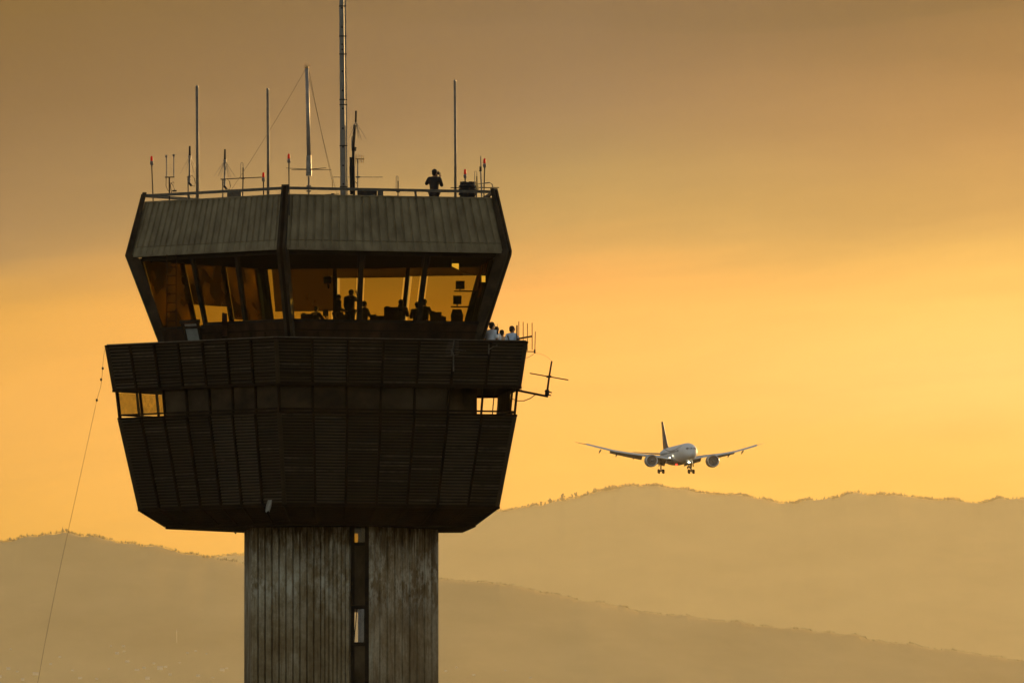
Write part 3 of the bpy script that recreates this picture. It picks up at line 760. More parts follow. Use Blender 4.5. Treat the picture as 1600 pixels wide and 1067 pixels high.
for py in (43, 78, 112, 142, 170, 201, 230, 259, 288, 13, 70):
    z = top(py, Y, b0); b = MB(); b.ball((dx*z/H+.012, -.095, z), .034, .03, .04, 8, 5); b.build('step_bolt', M['black'], root)
b = MB(); b.lathe([(.2, 0), (.2, .05), (.13, .06), (.11, .3)], 12); b.build('base_flange', M['metal'], root)

# guyed radome mast
Y = 697.2; b0 = base(482.5, Y); root = thing('guyed_antenna_mast', b0, 'pale guyed antenna tube with four horizontal radials near its foot', 'antenna')
P = lambda px, py, dy=0: rel(px, py, Y+dy, b0)
b = MB(); b.tube([P(482.5, 245), P(481.2, 180), P(479.3, 106)], .072, 12, .058); b.build('radome_tube', M['white_tube'], root, smooth=True)
b = MB(); b.tube([P(482.7, 275), P(482.6, 262), P(482.5, 243)], .10, 12, .085); b.build('matching_box', M['metal'], root)
b = MB(); b.tube([Vector((0, 0, 0)), P(482.5, 276)], .035, 8); b.box(P(482.5, 291), (.16, .08, .05)); b.box(P(482.5, 299), (.16, .08, .05)); b.build('support_pipe', M['grey_tube'], root)
for a in range(4):
    aa = R(38+90*a); c = P(482.5, 265); b = MB(); b.tube([c, c+Vector((math.cos(aa)*.98, math.sin(aa)*.98, .02))], .016, 5, .008); b.build('radial', M['black'], root)
b = MB(); c = P(479.3, 106)
for ex, ey in ((474, 100), (476, 97.5), (484, 98.5), (486, 101), (480, 98)): b.tube([c, P(ex, ey)], .010, 4, .004)
b.lathe([(.075, -.02), (.08, .02), (.03, .05)], 10, c); b.build('top_whiskers', M['brass'], root)
for (x0, y0, x1, y1, dy) in ((477, 109, 360, 299, 0.0), (483, 112, 520.5, 290, 1.6), (483, 122, 527, 306, 2.4)):
    p, q = P(x0, y0), P(x1, y1, dy); mid = (p+q)/2-Vector((0, 0, .10)); b = MB()
    b.tube([p, lerp(p, mid, .5)-Vector((0, 0, .03)), mid, lerp(mid, q, .5)-Vector((0, 0, .03)), q], .0065, 4); b.build('guy_wire', M['wire'], root)

def loop_pts(c, pts): return [c+Vector((x, 0, z)) for x, z in pts]
# antennas with drooping radials
def droop(px, ytop, yhub, ybot, ends, sup_px, Y, lab, ysup=None):
    b0 = base(sup_px, Y); root = thing('ground_plane_antenna', b0, lab, 'antenna', 'antennas with drooping radials')
    P = lambda x, y, dy=0: rel(x, y, Y+dy, b0)
    b = MB(); b.tube([P(px, yhub), P(px, ytop)], .040, 8, .032); b.build('whip', M['black'], root)
    b = MB(); b.tube([P(px, yhub-1.5), P(px, yhub+2)], .06, 8); b.tube([P(px-.3, ybot), P(px, yhub)], .036, 8); b.build('hub', M['metal'], root)
    for i, (x, y) in enumerate(ends):
        b = MB(); b.tube([P(px, yhub), P(x, y, .5*(i % 2*2-1))], .011, 4, .006); b.build('radial', M['metal'], root)
    b = MB(); b.tube([Vector((0, 0, 0)), P(sup_px, ybot-12)], .024, 6)
    b.box(P((px+sup_px)/2, ybot-10), (.15, .05, .03)); b.box(P((px+sup_px)/2, ybot-6), (.13, .05, .03)); b.build('support_pipe', M['grey_tube'], root)
    b = MB(); c = P(px, ybot); b.tube([c, c+Vector((.06, 0, -.07)), c+Vector((.16, 0, -.10)), c+Vector((.19, 0, .02)), c+Vector((.16, 0, .18)), c+Vector((.08, 0, .27)), c+Vector((.0, 0, .28))], .011, 4); b.tube([c+Vector((-.03, 0, .04)), c+Vector((.06, 0, -.09))], .04, 6); b.build('cable_loop', M['black'], root)
droop(296.6, 228.5, 245, 287, [(281, 272), (308, 266), (290, 268), (303, 270)], 294, 699.6, 'antenna with two drooping radials, nearest the left end of the roof')
droop(351.5, 233.5, 251, 292, [(334, 276), (340.5, 276), (344.5, 277), (357.5, 277), (361, 278), (368, 277)], 348, 698, 'antenna with six drooping radials beside the folded dipole, left part of the roof')

# cluster mast behind the big mast
Y = 699; b0 = base(554, Y); root = thing('cluster_antenna', b0, 'knobbly dark antenna mast with drooping radials just right of the thick mast', 'antenna')
P = lambda px, py, dy=0: rel(px, py, Y+dy, b0)
b = MB(); b.tube([P(556, 191), P(556.4, 173.5)], .036, 8); b.build('whip', M['black'], root)
b = MB(); b.tube([Vector((0, 0, 0)), P(552, 236), P(554.5, 196)], .045, 8, .05); b.tube([P(553, 236), P(553.6, 230)], .085, 8); b.build('pole', M['black'], root)
b = MB()
for y in (214, 217, 227, 230, 233, 238, 262, 287):
    c = MB(); c.bar(P(550, y), P(555, y), .03, .03); c.build('clamp_band', M['metal'], root)
b.tube([P(549.8, 215), P(549.8, 232)], .02, 5); b.build('clamp_rod', M['metal'], root)
for i, (x, y) in enumerate(((541, 210), (545, 216), (549, 216), (560, 216), (562.5, 218), (565, 219), (573, 218.5))):
    b = MB(); b.tube([P(556, 191), P(x, y, .4*(i % 2*2-1))], .010, 4, .006); b.build('radial', M['metal'], root)
b = MB(); b.tube([P(549, 248), P(546.5, 262), P(547, 275), P(549.5, 282)], .02, 5); b.tube([P(552, 256), P(554, 266), P(553.4, 283), P(558, 287)], .014, 5); b.build('cable_loop', M['black'], root)
b = MB(); b.tube([P(549.3, 304), P(548.6, 246)], .055, 8); b.build('side_pole', M['black'], root)

# twin ball antenna
Y = 700.2; b0 = base(265, Y); root = thing('twin_ball_antenna', b0, 'two slim rods with ball tips on a small crossbar', 'antenna')
P = lambda px, py: rel(px, py, Y, b0)
for x, y in ((260, 244.6), (271.5, 243)):
    b = MB(); b.tube([P(x, 277), P(x, y)], .018, 6); r_ = b.build('rod', M['white_tube'], root)
    b = MB(); b.ball(P(x, y), .045); b.build('ball_tip', M['lamp_base'], r_)
b = MB(); b.bar(P(257.8, 277.3), P(272.4, 277), .05, .035); b.tube([Vector((0, 0, 0)), P(264.6, 277)], .026, 6); b.bar(P(269, 298.6), P(276, 298.4), .06, .05); b.build('crossbar', M['black'], root)
b = MB()
b.tube([P(259.6, 278), P(259.4, 291), P(262, 297), P(264, 300)], .010, 4); b.tube([P(265, 291), P(268, 286), P(271, 284.5), P(272, 287)], .010, 4); b.tube([P(266, 286), P(270, 289), P(273, 297), P(272, 299)], .012, 4); b.tube([P(266, 288), P(268.5, 305)], .012, 4)
b.build('cable_loop', M['black'], root)

# red obstruction lights
for px, yt, ybx, Y, lean, lab in ((237, 244, 302, 700.5, 3.8, 'red obstruction light on a leaning pole at the left roof corner'), (451.4, 240.5, 296, 693.2, .4, 'red obstruction light above the front corner of the roof'),
                                  (411.6, 269.5, 305, 697, .8, 'short red obstruction light just left of the middle whip pole'), (726.8, 264.5, 292, 699, -.2, 'red obstruction light standing behind the black slatted barrel'),
                                  (757.2, 247.8, 300, 697.5, -2.0, 'red obstruction light at the right roof corner beside a thin whip')):
    b0 = base(px+lean, Y); root = thing('obstruction_light', b0, lab, 'warning light', 'red obstruction lights on the roof')
    P = lambda x, y: rel(x, y, Y, b0)
    c = P(px, yt+14.2)
    b = MB(); b.tube([Vector((0, 0, 0)), c+Vector((0, 0, .02))], .020, 6); b.build('pole', M['black'], root)
    b = MB(); b.lathe([(.02, -.02), (.045, .0), (.062, .06), (.058, .10), (.046, .14)], 10, c); b.build('lamp_base', M['lamp_base'], root, smooth=True)
    b = MB(); b.lathe([(.046, .14), (.048, .16), (.046, .25), (.038, .29), (.02, .315), (.002, .32)], 10, c); b.build('lamp_lens', M['red_lens'], root, smooth=True)

# folded dipoles
def folded(px, yt, yb, w, Y, lab, boom=None, ybase=None):
    b0 = base(px, Y); root = thing('folded_dipole', b0, lab, 'antenna', 'small looped dipoles on the roof')
    P = lambda x, y, dy=0: rel(x, y, Y+dy, b0)
    h = w/2; b = MB(); b.tube([P(px+h, yb), P(px+h, yt+2), P(px+h*.6, yt+.3), P(px-h*.6, yt+.3), P(px-h, yt+2), P(px-h, yb)], .011, 5); b.build('loop', M['metal'], root)
    b = MB(); b.tube([Vector((0, 0, 0)), P(px+h, yb), P(px+h, yt+8)], .020, 6); b.box(P(px+h, yb), (.12, .06, .04)); b.build('support_pipe', M['black'], root)
    if boom:
        b = MB(); b.tube([P(boom[0], boom[1]), P(boom[2], boom[3])], .016, 5); b.build('boom', M['black'], root)
folded(378, 254, 279, 3.6, 697.3, 'looped dipole crossed by a long thin horizontal rod', (344.5, 280.2, 409, 277.2))
folded(620.5, 275, 300, 3.0, 699.5, 'looped dipole standing alone between the black box and the photographer')
folded(743.2, 267.5, 292, 3.6, 698, 'looped dipole at the right side of the black barrel', (704, 293.6, 780, 293.3))

# yagi on thin mast with cross rod
Y = 699.6; b0 = base(559, Y); root = thing('small_yagi_antenna', b0, 'small yellowish comb antenna on a thin mast with a long horizontal rod', 'antenna')
P = lambda px, py: rel(px, py, Y, b0)
b = MB(); b.tube([Vector((0, 0, 0)), P(559, 249)], .018, 6); b.box(P(559.4, 277), (.14, .06, .05)); b.build('support_pipe', M['metal'], root)
b = MB(); b.tube([P(554.5, 248.2), P(569.5, 249)], .018, 5); b.build('boom', M['brass'], root)
for x, a, c in ((555.5, 242, 256), (557.8, 241, 255), (561.3, 242, 255.5), (564.6, 242.5, 255.5), (567.6, 243, 255.5)):
    b = MB(); b.tube([P(x, a), P(x, c)], .010, 4); b.build('element', M['brass'], root)
b = MB(); b.tube([P(520.5, 277), P(598, 277)], .011, 5); b.build('cross_rod', M['metal'], root)

# whip by the right light, small cross dipole
Y = 697.8; b0 = base(753, Y); root = thing('thin_whip_antenna', b0, 'thin dark whip with a thick collar beside the right roof light', 'antenna')
P = lambda px, py: rel(px, py, Y, b0)
b = MB(); b.tube([P(751.4, 262), P(750.9, 244)], .017, 6); b.tube([Vector((0, 0, 0)), P(752.4, 297), P(751, 268)], .024, 6); b.build('whip', M['metal'], root)
b = MB(); b.tube([P(751, 268), P(751, 260.5)], .042, 8); b.bar(P(748.4, 267.4), P(751.6, 267.6), .03, .03); b.build('collar', M['black'], root)
Y = 696.5; b0 = base(519.6, Y); root = thing('crossed_dipole', b0, 'small orange tipped rod with crossed arms low between the two masts', 'antenna')
P = lambda px, py: rel(px, py, Y, b0)
b = MB(); b.tube([P(519.8, 296), P(519, 281)], .018, 5); b.tube([Vector((0, 0, 0)), P(519.8, 303)], .024, 5); b.build('rod', M['brass'], root)
b = MB(); b.tube([P(508, 304.2), P(530, 303.2)], .012, 4); b.bar(P(517.5, 303.5), P(522.5, 303.5), .05, .05); b.build('cross_rod', M['black'], root)

# bent pipe rail at right corner
Y = 697; b0 = base(744, Y); root = thing('bent_pipe_rail', b0, 'bent thin pipe rail leading over the right roof corner', 'handrail')
P = lambda px, py: rel(px, py, Y, b0)
b = MB(); b.tube([Vector((0, 0, 0)), P(744, 287.5), P(756, 286.8), P(765, 285.5), P(768.5, 287.5), P(771, 296), P(776.5, 302)], .019, 6); b.build('pipe', M['grey_tube'], root)
b = MB(); b.tube([P(775, 302.5), P(778, 301), P(778.5, 299.5)], .02, 5); b.build('hook', M['black'], root)
b = MB(); b.tube([P(744.6, 284), P(745, 289), P(746.5, 298)], .045, 6); b.build('sleeve', M['brass'], root)

# boxes
def boxthing(name, px0, px1, py0, Y, dep, m, lab, cat):
    p0, p1 = at(px0, py0, Y), at(px1, py0, Y); w = p1.x-p0.x; h = p0.z-Z['deck']
    root = thing(name, Vector(((p0.x+p1.x)/2, Y, Z['deck'])), lab, cat)
    b = MB(); b.box((0, 0, h/2), (w, dep, h)); b.build('housing', m, root)
    b = MB(); b.box((0, 0, h+.015), (w*1.04, dep*1.04, .03)); b.build('lid', m, root)
    b = MB(); b.box((w*.3, -dep/2-.01, h*.8), (w*.2, .02, .06)); b.build('latch', M['metal'], root)
    return root
boxthing('equipment_box', 559, 589, 297, 698.5, .7, M['dark_cloth'], 'low black equipment box on the roof right of the comb antenna', 'box')
boxthing('junction_box', 589.8, 599, 298.5, 698.5, .3, M['rail'], 'small grey box touching the low black equipment box on the roof', 'box')
root = boxthing('cable_cabinet', 355, 377, 301, 698.0, .5, M['rail'], 'low grey cabinet on the roof near the folded dipole', 'cabinet')
b = MB(); b.ball((.30, -.1, .60), .13, .1, .08); b.ball((.38, -.1, .52), .10, .1, .1); b.tube([(.42, 0, .7), (.48, 0, .4), (.55, 0, .6)], .02, 5); b.build('cable_coil', M['black'], root)
Y = 698.3; b0 = base(730.5, Y); root = thing('slatted_barrel', b0, 'black slatted barrel shaped ventilator on the right of the roof', 'ventilator')
h = top(284.6, Y, b0); b = MB(); prof = []
for i in range(9): z = h*.93*i/9; prof += [(.31, z), (.27, z+.02), (.27, z+h*.045), (.31, z+h*.05)]
b.lathe(prof+[(.31, h*.9), (.26, h*.93), (.26, h*.97), (.1, h)], 16); b.build('drum', M['dark_cloth'], root)
for a in range(6): b = MB(); aa = a*R(60); b.box((.2*math.cos(aa), .2*math.sin(aa), h*.97), (.12, .12, .1)); b.build('cap_vane', M['black'], root)

# lightning cables on the roof right corner and down the cab
def cable(name, pts, r, label, m=None, cat='cable'):
    P = [at(*p) for p in pts]; o0 = P[0]
    # smooth
    Q = []
    for i in range(len(P)-1):
        a = P[max(i-1, 0)]; b_ = P[i]; c = P[i+1]; d = P[min(i+2, len(P)-1)]
        for k in range(6):
            t = k/6; Q.append(.5*((2*b_)+(c-a)*t+(2*a-5*b_+4*c-d)*t*t+(3*b_-a-3*c+d)*t**3))
    Q.append(P[-1]); b = MB(); b.tube([q-o0 for q in Q], r, 5)
    o = b.build(name, m or M['black'], loc=o0); return tag(o, label, cat)
cable('hanging_cable', [(796.5, 384, 697.6), (795.5, 402, 697.7), (791, 420, 697.8), (785, 434, 697.8), (782, 448, 697.8), (777, 462, 697.9), (772.5, 474, 697.9)], .016, 'loose black cable hanging down the right corner of the cab')
o = cable('long_wire', [(164, 545, 699.5), (161.5, 560, 699.5), (158, 600, 699.6), (151, 627, 700), (135, 700, 700.5), (113, 800, 701), (90, 905, 702), (71, 1000, 703), (58, 1070, 704), (30, 1200, 706), (0, 1700, 710)], .0065, 'very thin wire slanting down to the left from the balcony corner', M['wire'], 'wire')
for px, py in ((160.6, 575.5), (158, 593), (151.3, 625)):
    p = at(px, py, 699.7); b = MB(); b.ball(p-o.location, .038, .038, .055, 8, 6); b.build('insulator', M['black'], o)

# ------------------------------------------------------------------ antennas on the balcony side
Y = 697.8
b0 = at(803, 608, Y); root = thing('side_arm_antenna', b0, 'cross shaped antenna on a long outrigger arm right of the gallery', 'antenna')
P = lambda px, py, dy=0: rel(px, py, Y+dy, b0)
b = MB(); b.bar(P(797, 607.5), P(856.5, 619.5), .075, .075); b.build('outrigger_arm', M['black'], root)
b = MB(); b.tube([P(802, 600), P(812, 606), P(817, 611.5)], .014, 4); b.tube([P(800, 623), P(809, 626), P(819, 626), P(829, 622), P(836, 616.8)], .016, 5); b.build('cable', M['black'], root)
b = MB(); b.tube([P(855.6, 620), P(853, 612), P(857.8, 588), P(862, 566)], .034, 8, .022) if False else b.tube([P(854.4, 617), P(858.2, 588), P(862.2, 564)], .040, 8, .028); b.build('mast', M['black'], root)
b = MB(); b.bar(P(851, 611), P(862, 613.2), .05, .04); b.bar(P(851.5, 615.5), P(861, 617.8), .05, .04); b.tube([P(854.4, 618), P(855.3, 609)], .075, 6); b.build('clamp_band', M['black'], root)
b = MB(); b.tube([P(827.6, 583), P(888, 593.6)], .020, 5); b.box(P(857.6, 588.4), (.18, .1, .07)); b.build('cross_rod', M['black'], root)

b0 = at(808, 534, 697.2); root = thing('vertical_yagi_antenna', b0, 'comb antenna with tall upright rods reaching out beyond the balcony corner', 'antenna')
P = lambda px, py, dy=0: rel(px, py, 697.2+dy, b0)
b = MB(); b.bar(P(806.5, 532.5), P(811, 529), .075, .06); b.bar(P(811, 529), P(832, 525.3), .055, .06); b.build('boom', M['black'], root)
for x, a, c, r_ in ((807.6, 508, 531, .028), (810.6, 502, 530, .014), (817.4, 503, 549, .014), (824, 505, 548, .014), (831.4, 504.5, 546.5, .014)):
    b = MB(); b.tube([P(x, a), P(x, c)], r_, 5); b.build('element', M['brown_cloth'], root)
b0 = at(819, 549.5, 697.4); root = thing('bracket_whip_antenna', b0, 'single upright rod on a short bracket at the balcony corner', 'antenna')
P = lambda px, py, dy=0: rel(px, py, 697.4+dy, b0)
b = MB(); b.bar(P(816, 549.2), P(836, 549.4), .03, .03); b.tube([P(835.5, 546), P(835.5, 552)], .03, 6); b.build('bracket', M['black'], root)
b = MB(); b.tube([P(835.6, 549), P(836.4, 518)], .013, 5); b.build('whip', M['black'], root)
b = MB(); b.tube([P(835.4, 550), P(833, 554), P(825, 558.5), P(817, 560)], .009, 4); b.build('cable', M['wire'], root)
cable('slack_wire', [(836, 551, 697.4), (846, 553.5, 697.5), (856, 558.5, 697.6), (862, 565, 697.8)], .004, 'faint slack wire between the balcony rod and the cross antenna', M['wire'], 'wire')

# grey log periodic on the louvre
def face_pt(px, py, out=.0):
    # point on right louvre face plane, a little in front
    t = (px-438)/(820-438); Yf = YT-355*.97/K+t*(355*.97-355*.53)/K-out
    return at(px, py, Yf)
b0 = face_pt(708, 578, .05); root = thing('fishbone_antenna', b0, 'pale grey fishbone antenna fixed on the louvred balcony band', 'antenna')
P = lambda px, py, o=.2: face_pt(px, py, o)-b0
b = MB(); b.bar(P(708.6, 580, .12), P(708.6, 556, .12), .05, .05); b.bar(P(709, 557, .16), P(705, 546, .3), .045, .045); b.build('mast', M['fish'] if 'fish' in M else M['rail'], root)
b = MB(); b.bar(P(709.5, 532, .35), P(705, 556, .35), .03, .03); b.bar(P(705, 546, .35), P(728, 548, .9), .02, .02); b.build('boom', M['rail'], root)
for i, (y, w0, w1) in enumerate(((534, 8, 9), (537, 9, 9), (540, 9, 9), (543, 10, 9), (546, 10, 8), (550, 10, 10), (554, 9, 9))):
    b = MB(); b.tube([P(708-w0+i*-.3, y+1.5, .38), P(708+w1, y-.5, .38)], .011, 4); b.build('element', M['rail'], root)
b0 = face_pt(763.6, 552, .05); root = thing('lamp_bracket', b0, 'small pale bracket arm on the balcony louvres below the onlookers', 'bracket')
P = lambda px, py, o=.2: face_pt(px, py, o)-b0
b = MB(); b.bar(P(763.6, 553, .12), P(764, 538, .12), .05, .05); b.build('post', M['rail'], root)
b = MB(); b.tube([P(764, 546, .12), P(771, 541.5, .5), P(777, 539.5, .6)], .018, 5); b.build('arm', M['rail'], root)
# cloth
b0 = at(422, 781, YT-303*.97/K+.35); root = None
b = MB(); rows = []
for j in range(9):
    t = j/8; row = []
    for i in range(9):
        s = i/8; wdt = .13+.05*math.sin(t*3)
        row.append(Vector((-.02*0+(s-.5)*wdt-.09*t, -.12-.03*math.sin(s*9+t*3), -.40*t-(.03*math.sin(s*7) if j == 8 else 0))))
    rows.append(row)
b.loft(rows, cap=False, closed=False)
for r_ in rows:
    for p in r_: p += Vector((0, .02, 0))
b.loft(rows, cap=False, closed=False)
M['rag'] = mat('pale_rag', (.30, .28, .24), .9, 0, .15, 9)
tag(b.build('hanging_rag', M['rag'], loc=b0, smooth=True, fix=False), 'pale rag hanging at the lower edge of the louvres above the shaft', 'cloth')

# ------------------------------------------------------------------ people
def skin_mesh(verts, edges, radii, root=0, sub=1):
    me = bpy.data.meshes.new('tmp'); me.from_pydata([tuple(v) for v in verts], edges, [])
    o = bpy.data.objects.new('tmp', me); COL.objects.link(o)
    sk = o.modifiers.new('s', 'SKIN'); sk.use_smooth_shade = True
    for i, r_ in enumerate(radii):
        d = me.skin_vertices[0].data[i]; d.radius = r_ if isinstance(r_, tuple) else (r_, r_); d.use_root = (i == root)
    sb = o.modifiers.new('d', 'SUBSURF'); sb.levels = sub; sb.render_levels = sub
    dg = bpy.context.evaluated_depsgraph_get(); dg.update()
    res = bpy.data.meshes.new_from_object(o.evaluated_get(dg), depsgraph=dg)
    bpy.data.objects.remove(o); bpy.data.meshes.remove(me)
    return res
def merge_mesh(me, b, mats):
    """append MB geometry to a mesh"""
    bm = bmesh.new(); bm.from_mesh(me); vs = [bm.verts.new(v) for v in b.v]
    for f, mi in zip(b.f, b.mi):
        try: nf = bm.faces.new([vs[i] for i in f]); nf.material_index = mi; nf.smooth = True
        except ValueError: pass
    bm.to_mesh(me); bm.free()
    me.materials.clear()
    for m in mats: me.materials.append(m)

def person(loc, face, label, shirt, trousers, hair='short', pose=None, h=1.72, sleeves='short', seated=False, group=None, female=False, skin=None):
    """face: heading in degrees, 0 = away from the camera, 90 = to the right"""
    s = h/1.72; root = thing('person', loc, label, 'person', group, rz=-R(face)); skin = skin or M['skin']
    J = dict(pel=(0, 0, .94), sp=(0, -.01, 1.10), ch=(0, 0, 1.27), up=(0, -.01, 1.40), nk=(0, .0, 1.48), jaw=(0, .035, 1.54), hd=(0, .015, 1.62), cr=(0, .0, 1.685),
             ls=(-.18, -.01, 1.405), le=(-.23, -.02, 1.13), lw=(-.22, .08, .90), rs=(.18, -.01, 1.405), re=(.23, -.02, 1.13), rw=(.22, .08, .90),
             lh=(-.09, 0, .90), lk=(-.10, .02, .50), la=(-.10, -.01, .09), lt=(-.11, .14, .03), rh=(.09, 0, .90), rk=(.10, .02, .50), ra=(.10, -.01, .09), rt=(.11, .14, .03))
    if seated:
        dz = -.42
        for k in ('pel', 'sp', 'ch', 'up', 'nk', 'jaw', 'hd', 'cr', 'ls', 'le', 'lw', 'rs', 're', 'rw', 'lh', 'rh'): J[k] = (J[k][0], J[k][1], J[k][2]+dz)
        J['lk'] = (-.12, .42, .50); J['rk'] = (.12, .42, .50); J['la'] = (-.12, .42, .09); J['ra'] = (.12, .42, .09); J['lt'] = (-.12, .57, .03); J['rt'] = (.12, .57, .03)
        J['le'] = (-.24, .10, .74); J['lw'] = (-.16, .34, .78); J['re'] = (.24, .10, .74); J['rw'] = (.16, .34, .78)
    if pose: J.update(pose)
    V = {k: Vector(v)*s for k, v in J.items()}
    names = []; verts = []; rad = []; edges = []
    def av(n, p, r_): names.append(n); verts.append(Vector(p)); rad.append(tuple(x*s for x in r_) if isinstance(r_, tuple) else r_*s); return len(verts)-1
    def e(a, b_): edges.append((names.index(a), names.index(b_)))
    wch = .90 if female else 1.0
    for n, r_ in (('pel', (.15, .11)), ('sp', (.125*wch, .095)), ('ch', (.155*wch, .11)), ('up', (.13*wch, .085)), ('nk', (.055, .055)), ('jaw', (.062, .065)), ('hd', (.078, .095)), ('cr', (.062, .078))): av(n, V[n], r_)
    for a, b_ in (('pel', 'sp'), ('sp', 'ch'), ('ch', 'up'), ('up', 'nk'), ('nk', 'jaw'), ('jaw', 'hd'), ('hd', 'cr')): e(a, b_)
    hdir = (V['jaw']-V['nk']); fwd = Vector((V['jaw'].x-V['hd'].x, V['jaw'].y-V['hd'].y, 0))
    fwd = fwd.normalized() if fwd.length > .005 else Vector((0, 1, 0)); side = Vector((fwd.y, -fwd.x, 0))
    for sd in 'lr':
        av(sd+'s', V[sd+'s'], .058); av(sd+'e', V[sd+'e'], .040); av(sd+'w', V[sd+'w'], (.028, .026)); e('up', sd+'s'); e(sd+'s', sd+'e'); e(sd+'e', sd+'w')
        d = (V[sd+'w']-V[sd+'e']).normalized(); sg = -1 if sd == 'l' else 1
        ax = d.cross(Vector((0, 1, 0)));  ax = ax.normalized() if ax.length > .3 else Vector((1, 0, 0))
        pm = V[sd+'w']+d*.055*s; av(sd+'p', pm, (.034, .018)); e(sd+'w', sd+'p')
        cu = ax.cross(d)
        for q, (off, ln) in enumerate(((-.030, .062), (-.010, .072), (.010, .068), (.028, .052))):
            f1 = pm+d*.035*s+ax*off*s; f2 = f1+(d*.6+cu*.25).normalized()*ln*.5*s; f3 = f2+(d*.35+cu*.6).normalized()*ln*.5*s
            av(f'{sd}f{q}a', f1, .0095); av(f'{sd}f{q}b', f2, .0085); av(f'{sd}f{q}c', f3, .007)
            e(sd+'p', f'{sd}f{q}a'); e(f'{sd}f{q}a', f'{sd}f{q}b'); e(f'{sd}f{q}b', f'{sd}f{q}c')
        t1 = V[sd+'w']+d*.03*s-ax*.036*s; t2 = t1+(d*.8-ax*.3+cu*.3).normalized()*.04*s
        av(sd+'ta', t1, .011); av(sd+'tb', t2, .009); e(sd+'w', sd+'ta'); e(sd+'ta', sd+'tb')
        av(sd+'h', V[sd+'h'], .092); av(sd+'k', V[sd+'k'], .058); av(sd+'a', V[sd+'a'], .038); av(sd+'t', V[sd+'t'], (.045, .028))
        e('pel', sd+'h'); e(sd+'h', sd+'k'); e(sd+'k', sd+'a'); e(sd+'a', sd+'t')
    me = skin_mesh(verts, edges, rad)
    fb = MB(); fb.cur = 0; hc = V['hd']
    # nose, ears, brow and chin are part of the body mesh; the eyes carry a second material
    fb.ball(hc+fwd*.092*s-Vector((0, 0, .02*s)), .014*s, .02*s, .024*s, 8, 6)
    for sg in (-1, 1): fb.ball(hc+side*.078*s*sg-Vector((0, 0, .012*s)), .012*s, .018*s, .03*s, 8, 6)
    fb.ball(hc+fwd*.075*s+Vector((0, 0, .025*s)), .05*s, .02*s, .012*s, 8, 6)
    fb.ball(hc+fwd*.078*s-Vector((0, 0, .062*s)), .025*s, .012*s, .008*s, 8, 6)
    fb.cur = 1
    for sg in (-1, 1): fb.ball(hc+fwd*.086*s+side*.032*s*sg+Vector((0, 0, .006*s)), .011*s, .009*s, .008*s, 8, 6)
    merge_mesh(me, fb, [skin, M['eye']])
    o = bpy.data.objects.new('body', me); COL.objects.link(o); o.parent = root
    # shirt
    def garment(name, nodes, ed, m):
        idx = {n: i for i, (n, p, r_) in enumerate(nodes)}
        g_ = skin_mesh([p for n, p, r_ in nodes], [(idx[a], idx[b_]) for a, b_ in ed], [tuple(x*s for x in r_) if isinstance(r_, tuple) else r_*s for n, p, r_ in nodes])
        g_.materials.clear(); g_.materials.append(m); q = bpy.data.objects.new(name, g_); COL.objects.link(q); q.parent = root; return q
    hem = V['pel']-Vector((0, 0, .04*s))
    nodes = [('hem', hem, (.185, .145)), ('sp', V['sp'], (.175*wch, .135)), ('ch', V['ch'], (.20*wch, .145)), ('up', V['up'], (.165*wch, .115)), ('nk', V['nk'], (.078, .078))]
    ed = [('hem', 'sp'), ('sp', 'ch'), ('ch', 'up'), ('up', 'nk')]
    for sd in 'lr':
        nodes += [(sd+'s', V[sd+'s'], .088), (sd+'e', lerp(V[sd+'s'], V[sd+'e'], .8 if sleeves == 'short' else 1.0), .070 if sleeves == 'short' else .064)]; ed += [('up', sd+'s'), (sd+'s', sd+'e')]
        if sleeves == 'long': nodes.append((sd+'w', lerp(V[sd+'e'], V[sd+'w'], .94), .040)); ed.append((sd+'e', sd+'w'))
    garment('shirt' if sleeves == 'short' else 'jacket', nodes, ed, shirt)
    nodes = [('pel', V['pel'], (.165, .125))]; ed = []
    for sd in 'lr':
        nodes += [(sd+'h', V[sd+'h'], .108), (sd+'k', V[sd+'k'], .076), (sd+'a', V[sd+'a']+Vector((0, 0, .02)), .062)]; ed += [('pel', sd+'h'), (sd+'h', sd+'k'), (sd+'k', sd+'a')]
    garment('trousers', nodes, ed, trousers)
    # hair
    bk = -fwd; up = Vector((0, 0, 1))
    hb = MB(); hb.ball(V['hd']+bk*.018*s+up*.03*s, .094*s, .108*s, .098*s, 14, 10); hb.ball(V['hd']+bk*.05*s-up*.035*s, .072*s, .055*s, .07*s, 12, 8)
    if hair == 'long': hb.ball(V['hd']+bk*.07*s-up*.13*s, .095*s, .055*s, .13*s, 12, 8); hb.ball(V['up']+bk*.10*s+up*.02*s, .10*s, .045*s, .09*s, 12, 8)
    if hair == 'bun': hb.ball(V['hd']+bk*.125*s+up*.01*s, .042*s, .042*s, .042*s, 10, 7)
    hb.build('hair', M['hair'], root, smooth=True)
    shoe = MB()
    for sd in 'lr':
        a, t = V[sd+'a'], V[sd+'t']; shoe.loft([[a+Vector((x*.045*s, -.06*s, z)) for x, z in ((-1, -.085*s), (1, -.085*s), (1, .01), (-1, .01))], [a+Vector((x*.05*s, .02, z)) for x, z in ((-1, -.085*s), (1, -.085*s), (1, .02), (-1, .02))], [t+Vector((x*.05*s, .05*s, z)) for x, z in ((-1, -.025*s), (1, -.025*s), (.8, .02), (-.8, .02))]])
    shoe.build('shoes', M['black'], root)
    return root, V

def stand(px, ytop, Y, zfloor, h):   # ground point so the head shows at row ytop is not forced; feet on floor
    p = at(px, ytop, Y); p.z = zfloor; return p

